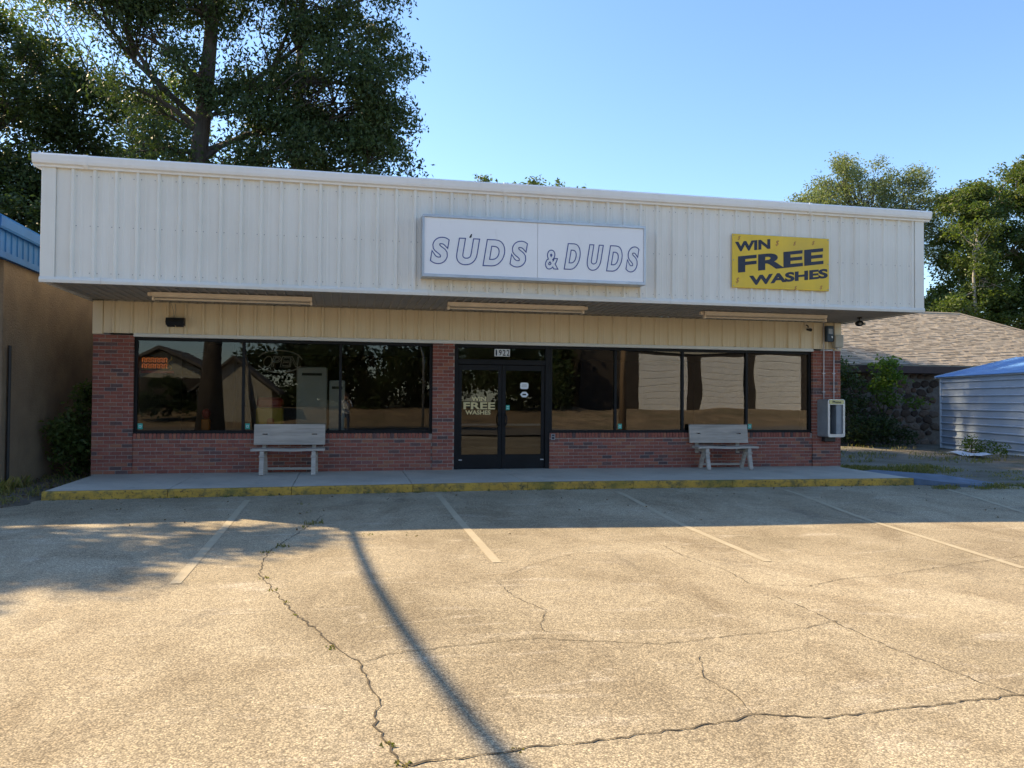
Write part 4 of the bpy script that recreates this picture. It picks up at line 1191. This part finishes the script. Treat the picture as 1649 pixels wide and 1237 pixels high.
tree('shade_tree', 'broad dark tree behind the blue roofed building at the left', 'tree',
     [(-17.6, 20, 0), (-17.5, 20, 5), (-17.2, 20, 9), (-17.2, 20, 14)], .35,
     [(-17.5, 19.5, 11.3, 3.4, 3, 3.0, 12000, .6), (-14.2, 19, 10.6, 2.5, 2.6, 2.4, 9500, .55), (-14.8, 19, 7.6, 2.6, 2.4, 1.6, 7500, .5), (-18.5, 19, 7.6, 2.6, 2.4, 1.9, 6500, .5), (-16.3, 19.5, 14.6, 2.6, 2.6, 2.2, 9000, .8), (-18.2, 19, 16.6, 2.2, 2.2, 1.6, 5000, .9), (-13.6, 19.4, 13.4, 1.7, 1.8, 1.4, 5000, .7), (-16.0, 18.6, 9.2, 2.4, 2, 1.6, 6500, .6), (-20.5, 20, 12, 2.5, 3, 3, 4000, .7), (-12.0, 18.6, 9.2, 1.5, 1.8, 1.5, 3800, .55)],
     None, M['leaf_dark'], M['bark'], .20, rc=.62, clumps=30)
tree('backlit_tree', 'sunlit yellow green tree showing between the dark trees at the left', 'tree',
     [(-13.2, 26, 0), (-13, 26, 6), (-12.6, 26, 11), (-12.4, 26, 16)], .3,
     [(-13.4, 26, 14.6, 2.8, 2.6, 2.6, 5000, .75), (-10.6, 26, 13.6, 2.0, 2.2, 2.0, 2800, .7), (-11.5, 26, 10.6, 2.2, 2.2, 1.6, 4200, .6), (-18, 26, 18.5, 3.5, 3, 2.6, 4200, .8), (-8.2, 26.5, 11.8, 1.5, 2, 2.2, 2800, .6), (-12.6, 26, 12.4, 2.4, 2, 1.6, 3800, .65), (-11.3, 26, 16.6, 1.8, 2, 1.5, 2600, .85), (-9, 26, 9.0, 2.2, 2, 1.6, 3000, .5), (-21.5, 26, 17, 3.0, 3, 3.4, 4000, .7)],
     None, M['leaf_olive'], M['bark'], .21, rc=.7, clumps=24)
tree('low_tree', 'low dark tree just behind the blue roof edge at the left', 'tree',
     [(-15.5, 15, 0), (-15.4, 15, 3.5), (-15.2, 15, 6)], .22,
     [(-15.5, 15, 7.0, 2.4, 1.8, 1.8, 6500, .8), (-12.6, 15.2, 7.3, 1.7, 1.6, 1.4, 4500, .8), (-12.2, 15.2, 5.6, 1.8, 1.5, 1.0, 3800, .6)],
     None, M['leaf_dark'], M['bark'], .17, rc=.5, clumps=30)
tree('side_tree', 'spreading tree beside the stucco building, shading the left of the lot', 'tree',
     [(-15.6, .5, 0), (-15.5, .6, 4), (-15.0, .8, 7.5), (-14.8, 1, 10)], .28,
     [(-14.3, .8, 10.0, 1.8, 1.3, .8, 1900, .8), (-13.6, -.9, 8.6, 1.2, .6, .4, 1000, .7), (-16.6, .5, 11, 1.8, 1.6, 1.3, 3000, .85), (-15.6, -1.3, 9.6, 1.4, .7, .5, 1300, .8), (-17.4, -1.6, 10.2, 1.7, 1.0, .7, 1700, .8), (-12.5, -.1, 9.2, .8, .6, .35, 700, .8)],
     None, M['leaf_mid'], M['bark'], .20, rc=.5, clumps=22)
tree('roof_tree', 'small tree behind the roof with only its top leaves showing', 'tree',
     [(4.3, 17, 0), (4.3, 17, 4), (4.2, 17, 7.5)], .16,
     [(3.4, 16.8, 10.05, 1.2, 1.0, 1.35, 1300, .95), (4.9, 16.8, 9.85, 1.3, 1.0, 1.05, 1200, .9), (6.2, 16.8, 9.6, 1.2, 1.1, 1.2, 1100, .8)],
     None, M['leaf_olive'], M['bark'], .19, rc=.42, clumps=22)
tree('silvery_tree', 'pale silvery green tree with a feathery rounded top behind the right end of the roof', 'tree',
     [(30.5, 31, 0), (30.5, 31, 6), (30.3, 31, 11), (30.3, 31, 14)], .35,
     [(30.4, 31, 15.2, 3.2, 3, 3.0, 15000, .85), (26.9, 31, 14.0, 2.4, 2.4, 1.5, 7000, .75), (33.8, 31, 14.8, 2.7, 2.6, 2.6, 11000, .75), (30.5, 30, 12.2, 4.5, 2.4, 2.0, 8000, .7), (36.0, 31, 13.6, 1.6, 2, 2.6, 5000, .6), (29.0, 31, 16.2, 1.8, 1.8, 1.3, 2500, .9)],
     None, M['leaf_grey'], M['bark'], .17, rc=.55, clumps=60, droop=-.3)
tree('olive_tree', 'tall olive green tree with a pale trunk at the right edge', 'tree',
     [(37.4, 27, 0), (37.3, 27, 5), (37.0, 27, 10), (36.6, 27, 14)], .24,
     [(36.6, 27, 14.2, 2.0, 2, 1.6, 6400, .9), (39.3, 27, 15.4, 2.2, 2.2, 1.8, 8000, .9), (35.6, 27, 11.0, 2.0, 2.0, 1.6, 7200, .7), (38.6, 26.5, 11.6, 2.0, 2.0, 1.6, 6720, .7), (36.2, 27, 8.0, 2.0, 2.0, 1.4, 7200, .6), (41.5, 27, 16.5, 2.2, 2.2, 1.8, 7200, .95), (34.8, 27, 13.4, 1.4, 1.6, 2.0, 6080, .8), (34.4, 27, 8.6, 1.5, 1.6, 2.0, 6720, .55), (33.8, 27, 5.6, 1.6, 1.5, 1.6, 5760, .4), (38.4, 27, 9.2, 1.6, 1.6, 1.6, 5760, .6)],
     None, M['leaf_olive'], M['bark_pale'], .23, rc=.6, clumps=26)
tree('edge_tree', 'leafy green tree with several pale limbs, rightmost beyond the hip roof', 'tree',
     [(41.2, 25, 0), (41.1, 25, 5), (40.9, 25, 9), (40.6, 25, 13)], .26,
     [(40.2, 25, 12.0, 2.2, 2, 1.7, 8000, .85), (42.2, 25, 13.6, 2.2, 2.2, 2, 7200, .9), (39.4, 25, 8.8, 1.8, 1.8, 1.3, 6720, .6), (42.0, 25, 9.2, 2.2, 2, 1.9, 8000, .65), (37.2, 25.2, 6.6, 2.0, 1.6, 1.2, 6080, .5), (40.8, 25, 5.8, 2.2, 1.8, 1.4, 7200, .5)],
     None, M['leaf_mid'], M['bark_pale'], .22, rc=.6, clumps=26)
for i, (x, y, lab) in enumerate(((33.5, 24.5, 'slim pale trunk tree nearest the ridge of the hip roof'), (39.2, 23.5, 'slim pale trunk tree standing before the olive trees'), (46, 31, 'slim pale trunk tree farthest into the wood at the right'))):
    tree('woodland_tree', lab, 'tree', [(x, y, 0), (x+.2, y, 5), (x-.1, y, 9), (x+.2, y, 12)], .15,
         [(x, y, 11.0, 1.6, 1.6, 1.6, 2200, .95), (x+1.2, y, 8.6, 1.4, 1.4, 1.1, 1600, .7), (x-1.3, y, 7.2, 1.5, 1.4, 1.1, 1800, .6)],
         None, M['leaf_mid'], M['bark_pale'], .22, group='slim trees at the edge of the wood', rc=.55)
# far wood behind everything on the right, one mass
C = np.concatenate([np.array((x, y, 0))+np.stack([np.clip(rng.normal(0, 1.7, 1500), -3, 3), np.clip(rng.normal(0, 1.5, 1500), -2.5, 2.5), h*rng.uniform(0, 1, 1500)**.8*rng.uniform(.85, 1.15, 1500)+.2], 1)
                    for x, y, h in [(xx+rnd.uniform(-1, 1), 38+rnd.uniform(-4, 6), rnd.uniform(7, 10)) for xx in np.arange(26, 72, 2.2)]])
V, Q = leaf_quads(C, .45, .2)
link('woods', np_mesh('woods', V, Q, M['leaf_dark']), None, kind='stuff')
C = np.concatenate([np.array((x, y, 0))+np.stack([np.clip(rng.normal(0, 1.8, 800), -3, 3), np.clip(rng.normal(0, 1.6, 800), -2.5, 2.5), 1.4*h*rng.uniform(0, 1, 800)+.2], 1)
                    for x, y, h in [(xx+rnd.uniform(-1, 1), 34+rnd.uniform(-3, 5), rnd.uniform(3.0, 4.5)) for xx in np.arange(-44, -12, 2.2)]])
V, Q = leaf_quads(C, .45, .2)
link('woods', np_mesh('woods', V, Q, M['leaf_dark']), None, kind='stuff')

def bush(name, label, base, stems, blobs, mat_l, L, rc=.22, clumps=26, droop=.2):
    t = thing(name, label, 'bush' if name != 'sapling' else 'sapling', base)
    sb = MB(); CL = []
    for s in stems: sb.tube(s, [.022, .016, .008][:len(s)] if len(s) <= 3 else .014, 5)
    for (x, y, z, rx, ry, rz, nl) in blobs:
        ncl = clumps; d = rng.normal(size=(ncl, 3)); d /= np.linalg.norm(d, axis=1)[:, None]
        cc = np.array((x, y, z))+d*(rng.uniform(.2, 1, ncl)**.5)[:, None]*np.array((rx, ry, rz))
        for q in cc:
            k = int(nl/ncl*rng.uniform(.4, 1.6)); CL.append(q+rng.normal(size=(k, 3))*rc*np.array((.6, .6, .45)))
    V, Q = leaf_quads(np.concatenate(CL), L, droop, .5)
    V[:, 2] = np.maximum(V[:, 2], .01)
    link('foliage', np_mesh('foliage', V, Q, mat_l), t); link('stems', sb.mesh('stems', M['bark']), t)
    return t
bush('shrub', 'dark shrub growing in the gap between the two buildings', (-7.95, .9, 0),
     [[(-7.95, .9, 0), (-7.9, .8, .8), (-7.75, .5, 1.7)], [(-7.98, .9, 0), (-8.0, .7, .6), (-8.1, .4, 1.1)]],
     [(-7.78, .45, 1.45, .22, .35, .35, 700), (-7.92, .5, .95, .34, .45, .35, 1300), (-7.85, .3, .45, .34, .5, .4, 1200), (-8.1, .2, 1.0, .18, .3, .25, 350)], M['leaf_mid'], .085, .16)
bush('sapling', 'bright green sapling against the dark stone wall at the right', (15.2, 8.7, 0),
     [[(15.2, 8.7, 0), (15.25, 8.7, 1.4), (15.3, 8.6, 3.0)], [(15.22, 8.7, 1.0), (15.6, 8.6, 1.8), (15.9, 8.5, 2.6)], [(15.2, 8.7, .9), (14.9, 8.6, 1.7), (14.75, 8.5, 2.4)]],
     [(15.2, 8.6, 2.8, .42, .4, .32, 480), (15.4, 8.5, 2.35, .42, .4, .34, 420), (14.95, 8.5, 2.05, .42, .4, .3, 420), (15.3, 8.5, 1.6, .38, .4, .25, 260), (16.2, 8.4, 1.55, .28, .25, .10, 100)], M['leaf_bright'], .14, .22)
bush('ivy_bush', 'dark tangled bush covering the stone wall beside the brick pier', (14.3, 8.9, 0),
     [[(14.3, 8.9, 0), (14.2, 8.9, 1.2), (14.0, 8.9, 2.6)], [(14.6, 8.9, 0), (14.8, 8.8, .8), (15, 8.7, 1.4)]],
     [(13.9, 8.9, 2.3, .45, .4, .45, 700), (14.1, 8.9, 1.5, .6, .4, .55, 1100), (14.2, 8.7, .6, .8, .5, .45, 1300), (15.0, 8.7, .75, .7, .4, .5, 1000), (15.6, 8.6, .35, .7, .5, .3, 800), (13.6, 8.8, 2.75, .3, .4, .25, 350)], M['leaf_dark'], .11, .24)
bush('low_shrub', 'low weedy shrub at the foot of the shed wall', (15.7, 5.3, 0), [[(15.8, 5.4, 0), (15.8, 5.4, .3), (15.75, 5.3, .5)]],
     [(15.75, 5.2, .28, .3, .7, .22, 500), (15.5, 4.2, .2, .2, .5, .16, 260)], M['leaf_bright'], .08, .14)

def blades(name, spots, mat_l, parent=None):
    """spots: (x,y,z,spread,n,height)"""
    V = []; Q = []
    for x, y, z, sp, n, h in spots:
        for _ in range(n):
            a = rng.uniform(0, 6.283); r = sp*math.sqrt(rng.random()); bx, by = x+r*math.cos(a), y+r*math.sin(a)
            hh = h*rng.uniform(.4, 1.2); th = rng.uniform(0, 6.283); w = .006+.004*rng.random(); l = rng.uniform(.2, .9)*hh
            dx, dy = math.cos(th), math.sin(th)
            o = len(V)
            V += [(bx-dy*w, by+dx*w, z), (bx+dy*w, by-dx*w, z), (bx+dx*l*.45+dy*w*.7, by+dy*l*.45-dx*w*.7, z+hh*.7), (bx+dx*l, by+dy*l, z+hh)]
            Q.append((o, o+1, o+2, o+3))
    return link(name, np_mesh(name, np.array(V), np.array(Q), mat_l), parent, kind='stuff')
sp = [(-3.41, -5.35, .16, 110, .13), (-3.5, -5.6, .10, 40, .06), (-3.67, -6.81, .12, 90, .07), (-3.79, -7.12, .10, 60, .05), (-3.72, -8.24, .08, 60, .04), (-3.6, -8.71, .07, 60, .035), (-3.48, -9.12, .05, 40, .035), (-3.39, -9.49, .04, 30, .03), (-3.12, -10.28, .06, 60, .03), (-2.85, -11.74, .05, 70, .03), (-2.8, -11.93, .05, 90, .03), (-2.3, -11.88, .05, 30, .02), (-2.75, -6.25, .2, 60, .035), (-2.35, -6.35, .2, 40, .03), (-3.62, -3.6, .14, 50, .05), (-3.5, -4.4, .1, 30, .04), (-.02, -2.66, .22, 60, .05)]
blades('crack_weeds', [(x, y, lot_z(x, y), s*.7, int(n*.22), h*.45) for x, y, s, n, h in sp], M['weed'])
kerbsp = [(rnd.uniform(-7.3, 7.3), -2.54-abs(rnd.gauss(0, .02)), 0, .05, 7, .03) for _ in range(60)]
kerbsp = [(x, y, lot_z(x, y), s, n, h) for x, y, z, s, n, h in kerbsp]
kerbsp += [(rnd.uniform(7.3, 10.2), rnd.uniform(-3.35, -2.75), .012, .12, 26, .05) for _ in range(46)]
kerbsp += [(7.7+abs(rnd.gauss(0, 1.3)), rnd.uniform(-.8, .9)-.0, .02, .25, 40, .09) for _ in range(70)]
kerbsp += [(rnd.uniform(8.5, 13.5), rnd.uniform(-2.4, 0), .02, .2, 22, .04) for _ in range(36)]
kerbsp += [(rnd.uniform(8, 15), rnd.uniform(1.5, 8.5), .05, .3, 22, .10) for _ in range(60)]
blades('yard_grass', kerbsp, M['weed'])
ls = [(rnd.uniform(-8.35, -7.5), rnd.uniform(-3.4, 1.5), .06, .12, 10, .09) for _ in range(45)] + [(-8.15, -1.9, .06, .15, 80, .22), (-8.0, -2.4, .05, .12, 40, .12), (-8.1, -1.3, .06, .1, 40, .2)]
blades('dirt_weeds', ls, M['weed'])
n = 900
C = np.stack([rng.uniform(-8.6, -7.45, n), rng.uniform(-4.0, 3, n), rng.uniform(.05, .095, n)], 1)
V, Q = leaf_quads(C, .055, 0, .5)
link('leaf_litter', np_mesh('leaf_litter', V, Q, M['litter']), None, kind='stuff')
n = 160
xy = np.stack([rng.uniform(-7, 12, n), -2.55-np.abs(rng.normal(0, 1.6, n))], 1)
C = np.array([(x, y, lot_z(x, y)+.012) for x, y in xy])
V, Q = leaf_quads(C, .035, 0, .5)
link('fallen_leaves', np_mesh('fallen_leaves', V, Q, M['litter']), None, kind='stuff')

# ------------------------------------------------------------------ across the street (seen mirrored in the windows)
t = thing('garage_building', 'dark garage with cream roller doors across the street', 'building', (26, -40, .9))
MB().box(14, 37, -50, -40, .7, 6.4).build('wall', M['brown'], t)
for a, b in ((18.4, 22.2), (23.3, 27.0), (27.9, 32.0)):
    dm = MB(); z = .92
    while z < 5.0: dm.prism([(-39.99, z), (-39.95, z+.03), (-39.95, z+.42), (-39.99, z+.45)], 'x', a, b); z += .455
    dm.build('roller_door', M['door_cream'], t)
MB().box(16, 35, -39.98, -39.9, 5.3, 6.1).build('sign_band', M['house_white'], t)
for i in range(26): pass
t = thing('pale_house', 'pale house with a grey gabled roof across the street', 'house', (-14, -37, .9))
MB().prism([(-17.4, .7), (-10.8, .7), (-10.8, 2.8), (-14.1, 4.4), (-17.4, 2.8)], 'y', -44, -36).build('wall', M['house_white'], t)
MB().prism([(-18, 2.6), (-14.1, 4.5), (-10.2, 2.6), (-10.2, 2.78), (-14.1, 4.7), (-18, 2.78)], 'y', -44.5, -35.4).build('roof', M['house_roof'], t)
MB().box(-17, -11.2, -36, -35.9, .75, 2.75).build('porch_wall', M['brown'], t)
t = thing('yellow_house', 'small yellow gabled house across the street', 'house', (-9.3, -31, .5))
MB().prism([(-11.2, .2), (-7.1, .2), (-7.1, 2.0), (-9.2, 3.7), (-11.2, 2.0)], 'y', -35, -31).build('wall', M['meter'], t)
MB().prism([(-11.6, 1.75), (-9.2, 3.75), (-6.7, 1.75), (-6.7, 1.9), (-9.2, 3.92), (-11.6, 1.9)], 'y', -35.3, -30.7).build('roof', M['house_roof'], t)
MB().box(-8.6, -7.9, -31, -30.96, 1.1, 1.9).build('window', M['house_white'], t)
for x, y, z_, r, lab in ((-2.0, -38, 7.5, 3.2, 'dark leafy tree across the street opposite the bench'), (3.2, -41, 8.2, 3.4, 'dark leafy tree across the street opposite the brick pier'), (8.6, -37, 7.0, 3.0, 'dark leafy tree across the street opposite the door'), (-6.2, -42, 8.6, 3.3, 'dark leafy tree across the street behind the yellow house'), (13.2, -44, 8.0, 3.2, 'dark leafy tree across the street beside the garage'), (-20, -41, 6.5, 3.0, 'dark leafy tree across the street behind the pale house')):
    tree('street_tree', lab, 'tree', [(x, y, .5), (x+.1, y, 3), (x, y, z_)], .22,
         [(x, y, z_, r, r*.8, r*.8, 3200, .9), (x-1.5, y+.5, z_-3.2, r*.8, r*.7, r*.6, 2400, .6), (x+1.6, y+.3, z_-3.8, r*.8, r*.7, r*.6, 2400, .6), (x, y+.8, 2.2, r, r*.6, 1.4, 2400, .4)],
         None, M['leaf_dark'], M['bark'], .38, group='trees across the street', twigs=False, rc=.8, clumps=20)
bush('hedge_bush', 'round bush on the verge before the pale house across the street', (-12.6, -31, .3), [[(-12.6, -31, 0), (-12.6, -31, .8), (-12.5, -31, 2.4)]],
     [(-12.6, -31, 1.7, 1.2, 1.0, 1.1, 1500), (-13.6, -30.8, 1.1, .8, .8, .6, 700), (-11.6, -31, 1.2, .7, .8, .7, 600)], M['leaf_dark'], .22, .3)
tree('roadside_tree', 'big trunked dark tree at the roadside mirrored in the left window', 'tree',
     [(-8.7, -20, -.1), (-8.65, -20, 3), (-8.5, -20, 6), (-8.3, -20, 10)], .52,
     [(-8.0, -20, 9.0, 3.6, 2.4, 2.2, 4200, .85), (-4.6, -20.5, 8.2, 2.4, 2.2, 2.0, 3000, .7), (-10.6, -20, 10.0, 1.9, 2, 1.8, 1800, .7)],
     None, M['leaf_dark'], M['bark'], .30, twigs=False, rc=.75, clumps=22)
tree('pale_trunk_tree', 'leaning pale barked tree beside the big trunked tree across the road', 'tree',
     [(-6.9, -21.5, -.1), (-7.3, -21.5, 2.5), (-7.8, -21.5, 5.5)], .15,
     [(-7.7, -21.5, 7.0, 1.6, 1.4, 1.2, 1300, .95)], None, M['leaf_dark'], M['bark_pale'], .28, twigs=False, rc=.7)
t = thing('utility_pole', 'brown wooden utility pole at the roadside opposite the right windows', 'utility pole', (10.6, -22, 0))
MB().tube([(10.6, -22, -.1), (10.6, -22, 9.5)], [.19, .13], 10).build('pole', M['pole_wood'], t, True)
MB().box(9.4, 11.8, -21.86, -21.76, 8.7, 8.82).build('crossarm', M['pole_wood'], t)
t = thing('street_light', 'grey street light with a curved arm across the road', 'street lamp', (1.2, -28.5, 0))
MB().tube([(1.2, -28.5, -.1), (1.2, -28.5, 3.9), (1.0, -28.4, 4.5), (.4, -28.3, 4.75)], [.07, .06, .045, .04], 8).build('pole', M['alu'], t, True)
MB().box(-.1, .45, -28.4, -28.2, 4.66, 4.80, .03).build('lamp_head', M['house_white'], t)

# the photographer, mirrored in the middle window pane
def person():
    t = thing('person', 'person in pale shirt and jeans holding up a phone with both hands', 'person', (-3.02, -15.85, 0))
    px, py = -3.02, -15.85
    J = {'pel': (0, 0, .96), 'wai': (0, 0, 1.12), 'che': (0, .01, 1.34), 'nec': (0, .0, 1.50), 'hd0': (0, .02, 1.58), 'hd1': (0, .02, 1.70),
         'sl': (-.17, 0, 1.42), 'el': (-.22, .16, 1.22), 'wl': (-.06, .40, 1.44), 'hl': (-.045, .45, 1.49), 'sr': (.17, 0, 1.42), 'er': (.22, .16, 1.22), 'wr': (.10, .40, 1.44), 'hr': (.085, .45, 1.49),
         'tl': (-.09, 0, .90), 'kl': (-.11, .03, .50), 'al': (-.12, -.02, .09), 'fl': (-.14, .12, .04), 'tr': (.09, 0, .90), 'kr': (.11, .03, .50), 'ar': (.12, -.02, .09), 'fr': (.14, .12, .04)}
    R = dict(pel=.145, wai=.13, che=.15, nec=.055, hd0=.08, hd1=.085, sl=.07, el=.045, wl=.03, hl=.035, sr=.07, er=.045, wr=.03, hr=.035, tl=.09, kl=.06, al=.04, fl=.035, tr=.09, kr=.06, ar=.04, fr=.035)
    E_ = [('pel', 'wai'), ('wai', 'che'), ('che', 'nec'), ('nec', 'hd0'), ('hd0', 'hd1'), ('che', 'sl'), ('sl', 'el'), ('el', 'wl'), ('wl', 'hl'), ('che', 'sr'), ('sr', 'er'), ('er', 'wr'), ('wr', 'hr'), ('pel', 'tl'), ('tl', 'kl'), ('kl', 'al'), ('al', 'fl'), ('pel', 'tr'), ('tr', 'kr'), ('kr', 'ar'), ('ar', 'fr')]
    ks = list(J); me = bpy.data.meshes.new('body')
    me.from_pydata([(px+J[k][0], py+J[k][1], J[k][2]) for k in ks], [(ks.index(a), ks.index(b)) for a, b in E_], [])
    o = link('body', me, t)
    o.modifiers.new('skin', 'SKIN'); o.modifiers.new('sub', 'SUBSURF').levels = 2
    o.modifiers['sub'].render_levels = 2
    sv = me.skin_vertices[0].data
    for i, k in enumerate(ks): sv[i].radius = (R[k], R[k]*.8); sv[i].use_root = (k == 'pel')
    bpy.context.view_layer.update(); dg = bpy.context.evaluated_depsgraph_get()
    nm = bpy.data.meshes.new_from_object(o.evaluated_get(dg)); o.modifiers.clear(); o.data = nm
    nm.materials.clear()
    for m_ in (M['skin'], M['shirt'], M['jeans'], M['blackbox']): nm.materials.append(m_)
    for p in nm.polygons:
        p.use_smooth = True; z = p.center.z; y = p.center.y-py; x = abs(p.center.x-px)
        p.material_index = 3 if z < .10 else 2 if z < .98 else 1 if (z < 1.50 and not (y > .2)) else 0
    MB().ball((px, py-.01, 1.70), (.10, .115, .10), 14, 8).build('hair', M['hair'], t, True)
    f = MB().ball((px, py+.115, 1.63), (.014, .02, .025), 8, 5)
    for s in (-1, 1): f.ball((px+s*.035, py+.10, 1.67), (.014, .012, .009), 8, 5).ball((px+s*.095, py+.01, 1.65), (.015, .025, .035), 8, 5)
    f.build('face', M['skin'], t, True)
    for s in (-1, 1):
        h = MB(); cx = px+(.02 if True else 0)+s*.065
        for k in range(4): h.tube([(cx+s*.01, py+.44, 1.47+.018*k), (cx+s*.005, py+.475, 1.475+.018*k), (cx-s*.03, py+.487, 1.475+.018*k)], [.009, .0085, .007], 6)
        h.tube([(cx, py+.43, 1.47), (cx-s*.02, py+.445, 1.50), (cx-s*.035, py+.452, 1.52)], [.011, .0095, .008], 6)
        h.build('fingers', M['skin'], t, True)
    ph = tag(MB().box(px-.06, px+.10, py+.462, py+.472, 1.465, 1.545, .003).build('phone', M['blackbox']), 'black phone held up by the person', 'phone')
person()
